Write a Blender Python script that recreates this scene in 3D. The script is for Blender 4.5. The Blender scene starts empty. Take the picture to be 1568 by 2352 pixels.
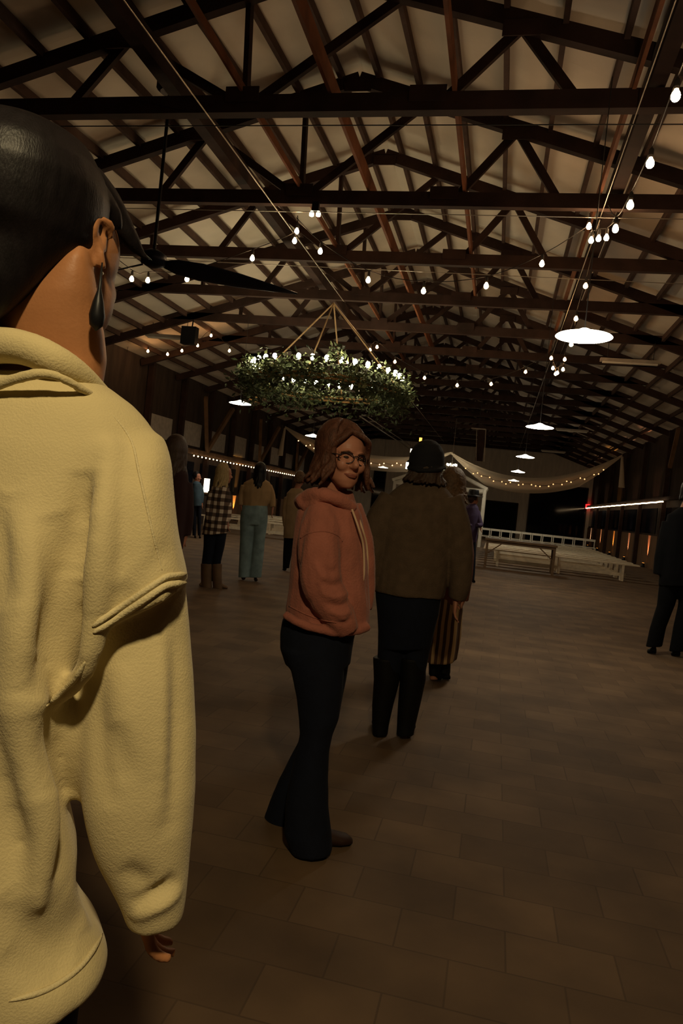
import bpy, bmesh, math, random
from mathutils import Vector, Matrix, noise
from mathutils.bvhtree import BVHTree
random.seed(7)
S = bpy.context.scene
COL = S.collection
PI = math.pi
V = Vector

# ---------------------------------------------------------------- camera model
F_PX, W, H = 1650.0, 1568, 2352
VP = (1140.0, 1185.0); SL = 0.105
CAM = V((0, 0, 1.35))
def _d(px, py): return V(((px - W/2)/F_PX, -(py - H/2)/F_PX, 1.0))
_a = _d(*VP).normalized()
_b = _d(VP[0]-1000, VP[1]-1000*SL)
_u = _a.cross(_b).normalized()
if _u.y < 0: _u = -_u
_x = _u.cross(_a)
if _x.x < 0: _x = -_x
def w(c): return V((_x.dot(c), _a.dot(c), _u.dot(c)))
def ray(px, py): return w(_d(px, py))
def atY(px, py, Y): r = ray(px, py); return CAM + r*(Y/r.y)
def atZ(px, py, Z): r = ray(px, py); return CAM + r*((Z-CAM.z)/r.z)
def atX(px, py, X): r = ray(px, py); return CAM + r*(X/r.x)
def atc(px, py, c): return CAM + ray(px, py)*c

cd = bpy.data.cameras.new('camera'); cam = bpy.data.objects.new('camera', cd); COL.objects.link(cam)
cd.sensor_fit = 'AUTO'; cd.sensor_width = 36; cd.lens = F_PX/H*36; cd.clip_start = .05; cd.clip_end = 200
r_, u_, f_ = w(V((1,0,0))), w(V((0,1,0))), w(V((0,0,1)))
cam.matrix_world = Matrix(((r_.x,u_.x,-f_.x,CAM.x),(r_.y,u_.y,-f_.y,CAM.y),(r_.z,u_.z,-f_.z,CAM.z),(0,0,0,1)))
S.camera = cam

# ---------------------------------------------------------------- materials
def mat(name, col, rough=.7, metal=0, var=.0, vscale=6., vvec=(1,1,1), bump=0, bscale=60., emit=None, es=0, spec=.3, sheen=0, sss=0):
    m = bpy.data.materials.new(name); m.use_nodes = True
    nt = m.node_tree; p = nt.nodes['Principled BSDF']
    p.inputs['Base Color'].default_value = (*col, 1); p.inputs['Roughness'].default_value = rough
    p.inputs['Metallic'].default_value = metal; p.inputs['Specular IOR Level'].default_value = spec
    if sheen: p.inputs['Sheen Weight'].default_value = sheen
    if emit: p.inputs['Emission Color'].default_value = (*emit, 1); p.inputs['Emission Strength'].default_value = es
    tc = nt.nodes.new('ShaderNodeTexCoord'); mp = nt.nodes.new('ShaderNodeMapping')
    mp.inputs['Scale'].default_value = vvec
    nt.links.new(tc.outputs['Object'], mp.inputs['Vector'])
    if var:
        n = nt.nodes.new('ShaderNodeTexNoise'); n.inputs['Scale'].default_value = vscale; n.inputs['Detail'].default_value = 5
        nt.links.new(mp.outputs['Vector'], n.inputs['Vector'])
        cr = nt.nodes.new('ShaderNodeValToRGB')
        cr.color_ramp.elements[0].position = .3; cr.color_ramp.elements[1].position = .7
        cr.color_ramp.elements[0].color = (*[c*(1-var) for c in col], 1)
        cr.color_ramp.elements[1].color = (*[min(1, c*(1+var)) for c in col], 1)
        nt.links.new(n.outputs['Fac'], cr.inputs['Fac']); nt.links.new(cr.outputs['Color'], p.inputs['Base Color'])
    if bump:
        n2 = nt.nodes.new('ShaderNodeTexNoise'); n2.inputs['Scale'].default_value = bscale; n2.inputs['Detail'].default_value = 3
        nt.links.new(mp.outputs['Vector'], n2.inputs['Vector'])
        b = nt.nodes.new('ShaderNodeBump'); b.inputs['Strength'].default_value = bump; b.inputs['Distance'].default_value = .01
        nt.links.new(n2.outputs['Fac'], b.inputs['Height']); nt.links.new(b.outputs['Normal'], p.inputs['Normal'])
    return m

def floor_mat():
    m = mat('floor_pavers', (.12,.075,.04), .75)
    nt = m.node_tree; p = nt.nodes['Principled BSDF']
    tc = nt.nodes.new('ShaderNodeTexCoord')
    br = nt.nodes.new('ShaderNodeTexBrick'); br.inputs['Scale'].default_value = 1
    br.inputs['Brick Width'].default_value = .34; br.inputs['Row Height'].default_value = .22
    br.inputs['Mortar Size'].default_value = .004; br.inputs['Mortar Smooth'].default_value = .6; br.inputs['Bias'].default_value = 0
    br.inputs['Color1'].default_value = (.150,.097,.056,1); br.inputs['Color2'].default_value = (.108,.069,.040,1)
    br.inputs['Mortar'].default_value = (.088,.056,.033,1)
    nt.links.new(tc.outputs['Object'], br.inputs['Vector'])
    n = nt.nodes.new('ShaderNodeTexNoise'); n.inputs['Scale'].default_value = 2.2; n.inputs['Detail'].default_value = 8
    nt.links.new(tc.outputs['Object'], n.inputs['Vector'])
    cr = nt.nodes.new('ShaderNodeValToRGB'); cr.color_ramp.elements[0].color = (.72,.68,.66,1); cr.color_ramp.elements[1].color = (1.25,1.2,1.15,1)
    cr.color_ramp.elements[0].position = .32; cr.color_ramp.elements[1].position = .68
    nt.links.new(n.outputs['Fac'], cr.inputs['Fac'])
    mx = nt.nodes.new('ShaderNodeMix'); mx.data_type = 'RGBA'; mx.blend_type = 'MULTIPLY'; mx.inputs[0].default_value = 1
    nt.links.new(br.outputs['Color'], mx.inputs[6]); nt.links.new(cr.outputs['Color'], mx.inputs[7])
    nt.links.new(mx.outputs[2], p.inputs['Base Color'])
    b = nt.nodes.new('ShaderNodeBump'); b.inputs['Strength'].default_value = .15; b.inputs['Distance'].default_value = .003; b.invert = True
    nt.links.new(br.outputs['Fac'], b.inputs['Height']); nt.links.new(b.outputs['Normal'], p.inputs['Normal'])
    return m

def bands_mat(name, cols, fx, fz, rough=.8):
    """woven check: two crossing sets of bands"""
    m = mat(name, cols[0], rough); nt = m.node_tree; p = nt.nodes['Principled BSDF']
    tc = nt.nodes.new('ShaderNodeTexCoord'); outs = []
    for d, f in (('X', fx), ('Z', fz)):
        if not f: continue
        wv = nt.nodes.new('ShaderNodeTexWave'); wv.bands_direction = d; wv.inputs['Scale'].default_value = f; wv.inputs['Distortion'].default_value = .8
        wv.inputs['Detail'].default_value = 1
        nt.links.new(tc.outputs['Object'], wv.inputs['Vector'])
        cr = nt.nodes.new('ShaderNodeValToRGB'); cr.color_ramp.elements[0].position = .42; cr.color_ramp.elements[1].position = .58
        nt.links.new(wv.outputs['Fac'], cr.inputs['Fac']); outs.append(cr.outputs['Color'])
    fac = outs[0]
    if len(outs) == 2:
        mm = nt.nodes.new('ShaderNodeMix'); mm.data_type = 'RGBA'; mm.inputs[0].default_value = .5
        nt.links.new(outs[0], mm.inputs[6]); nt.links.new(outs[1], mm.inputs[7]); fac = mm.outputs[2]
    cr = nt.nodes.new('ShaderNodeValToRGB'); e = cr.color_ramp.elements
    e[0].color = (*cols[0], 1); e[1].color = (*cols[-1], 1); e[0].position = .1; e[1].position = .9
    if len(cols) == 3: k = e.new(.5); k.color = (*cols[1], 1)
    nt.links.new(fac, cr.inputs['Fac']); nt.links.new(cr.outputs['Color'], p.inputs['Base Color'])
    return m

M = {}
M['floor'] = floor_mat()
M['roof'] = mat('roof_liner', (.74,.63,.5), .7, var=.1, vscale=1.2, bump=.25, bscale=2.5)
M['timber'] = mat('dark_timber', (.042,.021,.015), .85, var=.35, vscale=3, vvec=(1,1,1))
M['brace'] = mat('orange_lit_timber', (.2,.07,.028), .8, var=.3, vscale=3)  # timber with the orange light from below put into its base colour
M['purlin'] = mat('purlin_timber', (.075,.04,.028), .85, var=.3, vscale=3)
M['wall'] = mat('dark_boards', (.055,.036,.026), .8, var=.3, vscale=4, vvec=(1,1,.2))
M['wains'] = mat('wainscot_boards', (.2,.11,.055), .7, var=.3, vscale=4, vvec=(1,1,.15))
M['pale'] = mat('pale_panel', (.46,.4,.33), .7, var=.15)
M['endwall'] = mat('end_wall_sheet', (.66,.58,.48), .7, var=.1, vvec=(1,1,.2))
M['night'] = mat('night_glass', (.006,.007,.012), .06, spec=.25)
M['doordark'] = mat('dark_door_board', (.012,.012,.010), .9, spec=.05)
M['steel'] = mat('galvanised_cable', (.55,.48,.4), .35, .8)
M['black'] = mat('black_metal', (.012,.012,.014), .4, .3)
M['fanblue'] = mat('fan_blade_metal', (.018,.022,.04), .35, .4)
M['cord'] = mat('cord_black', (.02,.017,.015), .6)
M['white'] = mat('white_paint', (.78,.73,.62), .6, var=.08)
M['benchw'] = mat('whitewashed_wood', (.72,.62,.47), .7, var=.15)
M['tablew'] = mat('table_brown', (.16,.1,.055), .6, var=.2)
M['lampw'] = mat('lamp_lens', (.9,.9,.85), .5, emit=(1,.9,.68), es=46)
M['shade'] = mat('lamp_opal_shade', (.8,.78,.7), .35, emit=(1,.92,.72), es=7)
M['bulb'] = mat('string_bulb', (.9,.6,.3), .4, emit=(1,.64,.33), es=88)
M['bulbfar'] = mat('string_bulb_amber', (.9,.5,.2), .4, emit=(1,.52,.20), es=60)
M['ringbulb'] = mat('ring_bulb', (.9,.8,.6), .4, emit=(1,.84,.52), es=70)
M['fairy'] = mat('fairy_bulb', (.9,.6,.3), .4, emit=(1,.55,.24), es=4)
M['fairydim'] = mat('fairy_bulb_dim', (.9,.6,.3), .4, emit=(1,.5,.2), es=2)
M['strip'] = mat('strip_bulb', (.9,.7,.4), .4, emit=(1,.68,.36), es=14)
M['exit'] = mat('exit_red', (.8,.02,.02), .4, emit=(1,.03,.03), es=1.4)
M['sign'] = mat('lit_sign', (.9,.9,.8), .4, emit=(1,.9,.65), es=3)
M['crystal'] = mat('chandelier_bulb', (.9,.9,.8), .3, emit=(1,.87,.6), es=34)
M['lantern'] = mat('lantern_glass', (.9,.9,.8), .3, emit=(1,.86,.6), es=6)
M['flame'] = mat('amber_flame', (.9,.4,.1), .3, emit=(1,.35,.05), es=4)
M['leaf'] = mat('leaf_green', (.062,.085,.04), .6, var=.4, vscale=3)
M['leaf2'] = mat('leaf_pale', (.16,.19,.085), .6, var=.3, vscale=3)
M['hoop'] = mat('hoop_wood', (.5,.27,.09), .5, var=.2)
M['rope'] = mat('hemp_rope', (.45,.3,.16), .9, bump=.4, bscale=200)
M['drape'] = mat('sheer_drape', (.72,.6,.45), .8)
_p = M['drape'].node_tree.nodes['Principled BSDF']; _p.inputs['Transmission Weight'].default_value = .0; _p.inputs['Alpha'].default_value = .82
M['skin'] = mat('skin', (.42,.18,.115), .5, var=.06, vscale=9, spec=.35)
M['skinfg'] = mat('skin_tan', (.40,.175,.075), .5, var=.08, vscale=14, spec=.3, bump=.05, bscale=300)
M['lips'] = mat('lips', (.26,.085,.06), .5)
M['eyew'] = mat('eye', (.05,.035,.03), .2)
M['hairblk'] = mat('black_hair', (.009,.007,.008), .42, var=.3, vscale=30, vvec=(4,4,1), bump=.10, bscale=150, spec=.22)
M['hairred'] = mat('auburn_hair', (.10,.038,.022), .5, var=.4, vscale=25, vvec=(4,4,1), bump=.5, bscale=90)
M['hairbrn'] = mat('brown_hair', (.05,.028,.018), .5, var=.3, vscale=25, vvec=(4,4,1), bump=.4, bscale=90)
M['hairbld'] = mat('blond_hair', (.42,.30,.14), .5, var=.3, vscale=25, vvec=(4,4,1), bump=.4, bscale=90)
M['haircrl'] = mat('light_brown_hair', (.11,.062,.032), .6, var=.4, vscale=40, bump=.6, bscale=70)
M['hoodie'] = mat('cream_fleece', (.60,.50,.27), .95, var=.05, vscale=9, bump=.18, bscale=420, sheen=.15)
M['hoodseam'] = mat('cream_rib', (.62,.53,.31), .95, bump=.25, bscale=400)
M['pink'] = mat('rose_fleece', (.36,.125,.088), .95, var=.12, vscale=12, bump=.3, bscale=120, sheen=.1)
M['denimdk'] = mat('dark_denim', (.003,.005,.014), .9, var=.2, vscale=20)
M['denimlt'] = mat('washed_denim', (.19,.27,.29), .85, var=.25, vscale=9)
M['drawstr'] = mat('cream_cord', (.62,.42,.28), .9)
M['brownknit'] = mat('brown_knit', (.10,.066,.042), .95, var=.15, vscale=20, bump=.4, bscale=150)
M['blackcloth'] = mat('black_cloth', (.004,.004,.005), .9, spec=.15)
M['capcloth'] = mat('black_knit_cap', (.009,.009,.012), .9, bump=.3, bscale=150)
M['boot'] = mat('black_boot', (.006,.0055,.006), .6, spec=.15)
M['bootbr'] = mat('brown_boot', (.13,.075,.04), .6, var=.2)
M['shoebr'] = mat('dark_brown_shoe', (.032,.014,.009), .6)
M['plaid'] = bands_mat('plaid_flannel', [(.03,.018,.012),(.13,.085,.06),(.62,.52,.42)], 3.6, 3.2)
M['skirt'] = bands_mat('striped_skirt', [(.07,.035,.02),(.40,.26,.13)], 6.5, 0)
M['tan'] = mat('tan_top', (.36,.235,.12), .9, var=.1)
M['beige'] = mat('beige_knit', (.27,.19,.11), .95, var=.15)
M['purple'] = mat('purple_shirt', (.045,.028,.075), .8, var=.2)
M['maroon'] = mat('maroon_top', (.028,.010,.010), .9)
M['blueshirt'] = mat('blue_shirt', (.05,.085,.12), .8, var=.2)
M['rust'] = mat('rust_blouse', (.14,.05,.03), .9)

# ---------------------------------------------------------------- mesh helpers
class MB:
    def __init__(s): s.v = []; s.f = []
    def box(s, lo, hi):
        i = len(s.v); (a,b,c),(d,e,f) = lo, hi
        s.v += [V(p) for p in ((a,b,c),(d,b,c),(d,e,c),(a,e,c),(a,b,f),(d,b,f),(d,e,f),(a,e,f))]
        s.f += [tuple(i+k for k in q) for q in ((0,3,2,1),(4,5,6,7),(0,1,5,4),(1,2,6,5),(2,3,7,6),(3,0,4,7))]
        return s
    def bar(s, p, q, wd, ht, up=V((0,0,1))):
        p, q = V(p), V(q); d = (q-p).normalized()
        if abs(d.dot(up)) > .98: up = V((0,1,0))
        a = d.cross(up).normalized()*wd/2; b = a.cross(d).normalized()*ht/2
        i = len(s.v)
        for o in (p, q): s.v += [o-a-b, o+a-b, o+a+b, o-a+b]
        s.f += [tuple(i+k for k in t) for t in ((0,1,2,3),(7,6,5,4),(0,4,5,1),(1,5,6,2),(2,6,7,3),(3,7,4,0))]
        return s
    def loft(s, rings, n=18, cap=True):
        i0 = len(s.v); m = len(rings)
        # keep outward orientation
        ax = (rings[-1][0]-rings[0][0]) if (rings[-1][0]-rings[0][0]).length > 1e-6 else V((0,0,1))
        flip = rings[0][1].cross(rings[0][2]).dot(ax) < 0
        for c, U, Vv in rings:
            for k in range(n):
                t = 2*PI*k/n
                if flip: t = -t
                s.v.append(c + U*math.cos(t) + Vv*math.sin(t))
        for j in range(m-1):
            for k in range(n):
                a = i0+j*n+k; b = i0+j*n+(k+1) % n
                s.f.append((a, b, b+n, a+n))
        if cap:
            s.f.append(tuple(i0+k for k in range(n))[::-1]); s.f.append(tuple(i0+(m-1)*n+k for k in range(n)))
        return s
    def tube(s, pts, rad, n=10, sub=1, flat=1.0, upv=None):
        pts = [V(p) for p in pts]
        if isinstance(rad, (int, float)): rad = [rad]*len(pts)
        if sub > 1: pts, rad = spline(pts, rad, sub)
        rings = []; prev = None
        for i, p in enumerate(pts):
            d = (pts[min(i+1, len(pts)-1)]-pts[max(i-1, 0)]).normalized()
            if prev is None:
                h = upv or (V((0,0,1)) if abs(d.z) < .9 else V((0,1,0)))
                u = d.cross(h).normalized()
            else:
                u = prev - d*prev.dot(d)
                u = u.normalized() if u.length > 1e-6 else d.orthogonal().normalized()
            prev = u
            rings.append((p, u*rad[i], d.cross(u)*rad[i]*flat))
        return s.loft(rings, n)
    def ell(s, c, a, b, d, n=16, m=10):
        c = V(c); rings = []
        for j in range(m+1):
            t = -PI/2 + PI*j/m
            k = max(.02, math.cos(t))
            rings.append((c + d*math.sin(t), a*k, b*k))
        return s.loft(rings, n)
    def lathe(s, c, prof, n=20, axis=V((0,0,1))):
        axis = axis.normalized(); u = axis.orthogonal().normalized(); v = axis.cross(u)
        return s.loft([(V(c)+axis*z, u*max(r,.0005), v*max(r,.0005)) for r, z in prof], n)
    def mesh(s, name):
        me = bpy.data.meshes.new(name); me.from_pydata([tuple(p) for p in s.v], [], s.f); me.update(); return me
    def build(s, name, m, parent=None, smooth=False, loc=None):
        me = s.mesh(name); me.materials.append(m)
        if smooth: me.polygons.foreach_set('use_smooth', [True]*len(me.polygons))
        return link(name, me, parent, loc)

def link(name, me, parent=None, loc=None):
    o = bpy.data.objects.new(name, me); COL.objects.link(o)
    if loc is not None: o.location = loc
    if parent is not None:
        o.parent = parent
        if loc is None: o.location = -parent.location   # meshes are written in world coordinates
    return o

def spline(pts, rad, sub):
    P, R = [], []
    n = len(pts)
    for i in range(n-1):
        p0, p1, p2, p3 = pts[max(i-1,0)], pts[i], pts[i+1], pts[min(i+2,n-1)]
        for k in range(sub):
            t = k/sub
            P.append(.5*((2*p1)+(p2-p0)*t+(2*p0-5*p1+4*p2-p3)*t*t+(3*p1-p0-3*p2+p3)*t*t*t))
            R.append(rad[i]*(1-t)+rad[i+1]*t)
    P.append(pts[-1]); R.append(rad[-1]); return P, R

def tag(o, label, cat, group=None, kind=None):
    o['label'] = label; o['category'] = cat
    if group: o['group'] = group
    if kind: o['kind'] = kind
    return o
def empty(name, loc, label, cat, group=None, kind=None):
    o = bpy.data.objects.new(name, None); COL.objects.link(o); o.location = V(loc); o.empty_display_size = .1
    return tag(o, label, cat, group, kind)
def struct(name, mb, m, label, cat): return tag(mb.build(name, m), label, cat, kind='structure')

def fuse(mb, name, m, parent, vox=.006, sm=6, fold=0, fs=(9,9,3), mats=None):
    me = mb.mesh(name+'_raw'); ob = bpy.data.objects.new(name+'_raw', me); COL.objects.link(ob)
    md = ob.modifiers.new('r', 'REMESH'); md.mode = 'VOXEL'; md.voxel_size = vox; md.use_smooth_shade = True
    if sm: ms = ob.modifiers.new('s', 'SMOOTH'); ms.factor = .5; ms.iterations = sm
    dg = bpy.context.evaluated_depsgraph_get(); dg.update()
    m2 = bpy.data.meshes.new_from_object(ob.evaluated_get(dg)); m2.name = name
    bpy.data.objects.remove(ob); bpy.data.meshes.remove(me)
    m2.materials.clear(); m2.materials.append(m)
    m2.polygons.foreach_set('material_index', [0]*len(m2.polygons))
    if fold:
        nv = len(m2.vertices); co = [0.0]*(nv*3); no = [0.0]*(nv*3)
        m2.vertices.foreach_get('co', co); m2.vertices.foreach_get('normal', no)
        for i in range(0, nv*3, 3):
            q = V((co[i]*fs[0], co[i+1]*fs[1], co[i+2]*fs[2]))
            k = fold*(noise.noise(q)+.5*noise.noise(q*2.1+V((5,2,1))))
            co[i] += no[i]*k; co[i+1] += no[i+1]*k; co[i+2] += no[i+2]*k
        m2.vertices.foreach_set('co', co); m2.update()
    m2.polygons.foreach_set('use_smooth', [True]*len(m2.polygons))
    return link(name, m2, parent)

from mathutils.kdtree import KDTree
def bvh_of(o):
    off = o.location + (o.parent.location if o.parent else V())
    return BVHTree.FromPolygons([v.co+off for v in o.data.vertices], [tuple(p.vertices) for p in o.data.polygons])
def crease(o, lines):
    """soft pressed-in (negative) or raised (positive) folds along lines lying on the cloth"""
    bv = bvh_of(o); off = o.location + (o.parent.location if o.parent else V())
    me = o.data; nv = len(me.vertices); co = [0.0]*(nv*3); no = [0.0]*(nv*3)
    me.vertices.foreach_get('co', co); me.vertices.foreach_get('normal', no)
    base = list(co)
    for pts, sg, amp in lines:
        ps, _ = spline([V((x, y, 0)) for x, y in pts], [1]*len(pts), 12)
        hit = []
        for i, p in enumerate(ps):
            h = bv.ray_cast(CAM, ray(p.x, p.y).normalized())
            if h[0] is not None: hit.append((h[0]-off, math.sin(PI*(i+.5)/len(ps))**.9))
        if not hit: continue
        kd = KDTree(len(hit))
        for i, h in enumerate(hit): kd.insert(h[0], i)
        kd.balance()
        for i in range(0, nv*3, 3):
            q, k, d = kd.find((base[i], base[i+1], base[i+2]))
            if d < 3*sg:
                a = amp*math.exp(-d*d/(2*sg*sg))*hit[k][1]
                co[i] += no[i]*a; co[i+1] += no[i+1]*a; co[i+2] += no[i+2]*a
    me.vertices.foreach_set('co', co); me.update()
ORD = ['nearest','second','third','fourth','fifth','sixth','seventh','eighth','ninth','tenth','eleventh','twelfth','thirteenth','fourteenth','fifteenth','sixteenth','seventeenth','eighteenth']

# ---------------------------------------------------------------- setting
XL, XR, XC = -11.0, 5.75, -2.6
Y0, Y1 = -4.0, 48.0
EAVE = 4.85
def ridge(Y):
    if Y < 7.8: return 7.30
    if Y < 10.24: return 7.30+(Y-7.8)/2.44*.22
    if Y < 12.7: return 7.52+(Y-10.24)/2.46*.1
    return 7.62
def roofz(X, Y):
    hw = (XC-XL) if X < XC else (XR-XC)
    return ridge(Y)+.16-(ridge(Y)-EAVE)*abs(X-XC)/hw

struct('floor', MB().box((XL-.2, Y0, -.1), (XR+.2, Y1+.2, 0)), M['floor'], 'dark brown block-patterned dance hall floor', 'floor')
mb = MB(); ys = [Y0, 7.8, 10.24, 12.7, Y1+.2]
for X in (XL-.3, XC, XR+.3):
    for Y in ys: z = roofz(X, Y) if X == XC else EAVE+.12; mb.v += [V((X, Y, z)), V((X, Y, z+.12))]
ny = len(ys)
for i in range(2):
    for j in range(ny-1):
        a = (i*ny+j)*2; b = ((i+1)*ny+j)*2
        mb.f += [(a, a+2, b+2, b), (a+1, b+1, b+3, a+3)]
struct('ceiling', mb, M['roof'], 'pale lined underside of the pitched barn roof', 'ceiling')
# side walls
struct('wall_left', MB().box((XL-.2, Y0, 0), (XL, Y1, EAVE+.2)), M['wall'], 'long dark boarded side wall carrying the dotted warm light strip', 'wall')
struct('wall_right', MB().box((XR, Y0, 0), (XR+.2, Y1, EAVE+.2)), M['wall'], 'long dark side wall with the amber uplights', 'wall')
mb = MB(); i = len(mb.v)
for Y in (Y1, Y1+.2): mb.v += [V((XL-.2,Y,0)), V((XR+.2,Y,0)), V((XR+.2,Y,EAVE+.1)), V((XC,Y,7.8)), V((XL-.2,Y,EAVE+.1))]
mb.f += [(0,1,2,3,4), (9,8,7,6,5)] + [(k,(k+5),(k+1)%5+5,(k+1)%5) for k in range(5)]
struct('wall_back', mb, M['endwall'], 'pale sheeted gable end wall behind the benches', 'wall')
for n, (x0, x1, z0, z1, lb) in enumerate([(1.95, 5.5, .05, 3.7, 'tall black night window in the end wall beside the exit sign corner'),
                                      (-.95, 1.28, .05, 2.3, 'low dark door opening in the middle of the end wall'),
                                      (-8.35, -7.55, .6, 3.58, 'narrow dark window in the end wall beside the pale strip')]):
    mb = MB().box((x0, Y1-.03, z0), (x1, Y1-.004, z1))
    o = struct('door_1' if n == 1 else 'window_%d' % (1 if n == 0 else 2), mb, M['doordark' if n == 1 else 'night'], lb, 'door' if n == 1 else 'window')
    fr = MB()
    for a, b in (((x0,z0),(x0,z1)), ((x1,z0),(x1,z1)), ((x0,z1),(x1,z1))):
        fr.bar((a[0], Y1-.03, a[1]), (b[0], Y1-.03, b[1]), .06, .06)
    fr.build('door_frame' if n == 1 else 'window_frame', M['wall'], o)
# wainscot, window band, posts on the two sides
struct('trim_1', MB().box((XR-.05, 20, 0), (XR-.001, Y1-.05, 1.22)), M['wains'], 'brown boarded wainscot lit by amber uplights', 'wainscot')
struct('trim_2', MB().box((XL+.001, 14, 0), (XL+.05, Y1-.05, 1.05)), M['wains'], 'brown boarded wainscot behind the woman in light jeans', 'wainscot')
nw = 3
for k in range(6):
    y = 24.3+k*4
    struct('window_%d' % nw, MB().box((XR-.03, y, 1.3), (XR-.002, y+3.6, 2.25)), M['night'], 'dark night window below the bright light strip, %s along the amber-lit wall' % ORD[k], 'window'); nw += 1
for k in range(5):
    y = 16.6+k*4.3
    struct('window_%d' % nw, MB().box((XL+.002, y, 1.12), (XL+.03, y+3.7, 2.15)), M['night'], 'dark night window below the dotted light strip, %s along the bar wall' % ORD[k], 'window'); nw += 1
for k in range(8):
    y = 20.6+k*2.44
    tag(MB().box((XL+.001, y+.2, 2.72), (XL+.03, y+1.9, 3.45+.1*(k % 2))).build('wall_panel', M['pale']), 'pale panel above the dotted light strip, %s along the bar wall' % ORD[k], 'wall panel', 'pale panels above the light strip', 'structure')
    tag(MB().box((XL+.03, y-.1, 0), (XL+.2, y+.07, EAVE+.1)).build('wall_post', M['timber']), 'dark post between pale panels, %s along the bar wall' % ORD[k], 'post', 'posts of the bar wall', 'structure')
for k in range(4):
    y = 22.6+k*6.1
    for s, z1 in ((1, 4.45), (-1, 4.45)):
        tag(MB().bar((XL+.22, y+2.6, 2.62), (XL+.55, y+2.6-s*1.35, z1), .12, .14).build('diagonal_brace', M['wains']),
            '%s slanting V brace pair, %s arm, above the dotted light strip' % (ORD[k], 'near' if s > 0 else 'far'), 'brace', 'V braces of the bar wall', 'structure')
for k in range(9):
    y = 22.7+k*4.2
    if y > 47: continue
    tag(MB().box((XR-.2, y-.1, 0), (XR-.055, y+.07, EAVE+.1)).build('wall_post', M['timber']), 'dark post between amber uplights, %s along the uplit wall' % ORD[k], 'post', 'posts of the uplit wall', 'structure')
    if k == 0:
        tag(MB().bar((XR-.25, y+3.3, 3.6), (XR-.35, y+2.2, 4.75), .12, .14).build('diagonal_brace', M['wains']), 'slanting knee brace high on the uplit wall above the dark figure', 'brace', 'knee braces of the uplit wall', 'structure')
tag(MB().box((XL+.05, 14, 2.42), (XL+.24, Y1-.1, 2.6)).build('wall_beam', M['wains']), 'long ledge beam carrying the dotted warm light strip', 'beam', None, 'structure')
tag(MB().box((XR-.26, 20, 2.48), (XR-.06, Y1-.1, 2.6)).build('wall_beam', M['timber']), 'long ledge beam carrying the bright warm light strip', 'beam', None, 'structure')

# ---------------------------------------------------------------- trusses
CH = 5.72
NT = 17
for k in range(NT):
    Y = 7.8+2.44*k
    R = ridge(Y)-.07
    sl = (R-(EAVE-.02))/(XC-XL)
    rz = lambda x, R=R, sl=sl: R-abs(x-XC)*sl
    lab = '%s dark roof truss, %s' % (('nearest' if k == 0 else ORD[k]+' from the camera'), 'crossing just above the black hair' if k == 0 else ('with a thin wire under its chord' if k in (1, 2) else 'over the dance floor' if k < 6 else 'far down the hall'))
    t = empty('roof_truss', (XC, Y, CH), lab.replace('nearest dark roof truss,', 'nearest dark roof truss,').replace('second from the camera dark', 'second dark'), 'roof truss', 'roof trusses along the barn', 'structure')
    def P(x, z, dy=0): return V((x, Y+dy, z))
    half = (R-CH)/sl
    m = M['timber']
    MB().bar(P(XL+.05, CH), P(XR-.05, CH), .11 if k else .13, .2).build('bottom_chord', m, t)
    for s, xe in ((-1, XL+.05), (1, XR-.05)):
        MB().bar(P(XC, R), P(xe, rz(xe)), .11, .19).build('top_chord', m, t)
    la, ra = XC-.72, XC+1.5
    ln, rn = XC-2.3, XC+2.32
    webs = [(la, CH, la-.08, rz(la-.08)), (la, CH, ln, rz(ln)), (ln, rz(ln), XC-3.05, CH), (la, CH, XC+1.0, rz(XC+1.0)),
            (ra, CH, rn, rz(rn)), (rn, rz(rn), XC+3.0, CH), (XC+3.75, CH, XC+3.75, rz(XC+3.75)), (XC-4.4, CH, XC-4.4, rz(XC-4.4)),
            (XC+3.75, CH, XC+5.3, rz(XC+5.3)), (XC-4.4, CH, XC-5.6, rz(XC-5.6))]
    for (a, b, c, d_) in webs:
        MB().bar(P(a, b, .07), P(c, d_, .07), .06, .11).build('web_member', m, t)
    for gx, gz in ((la, CH+.1), (ln, rz(ln)-.10), (ra-.1, CH+.08), (rn, rz(rn)-.10), (XC, R-.12)):
        MB().bar(P(gx-.2, gz, -.075), P(gx+.2, gz, -.075), .015, .17).build('gusset_plate', M['timber'], t)
# purlins : continuous runs on top of the trusses
for side, xe in ((-1, XL), (1, XR)):
    for k in range(13):
        x = XC + side*(.28+k*.62)
        hw = abs(xe-XC)
        mb = MB(); pts = []
        for Y in ys:
            z = roofz(x, Y)-.16+.075
            pts.append(V((x, Y, z)))
        for a, b in zip(pts, pts[1:]): mb.bar(a, b+V((0, .002, 0)), .06, .13)
        tag(mb.build('roof_purlin', M['purlin']), '%s roof purlin down from the ridge on the %s slope' % (ORD[k].replace('nearest', 'topmost'), 'bar-side' if side < 0 else 'uplight-side'), 'purlin', 'purlins under the roof lining', 'structure')
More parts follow.
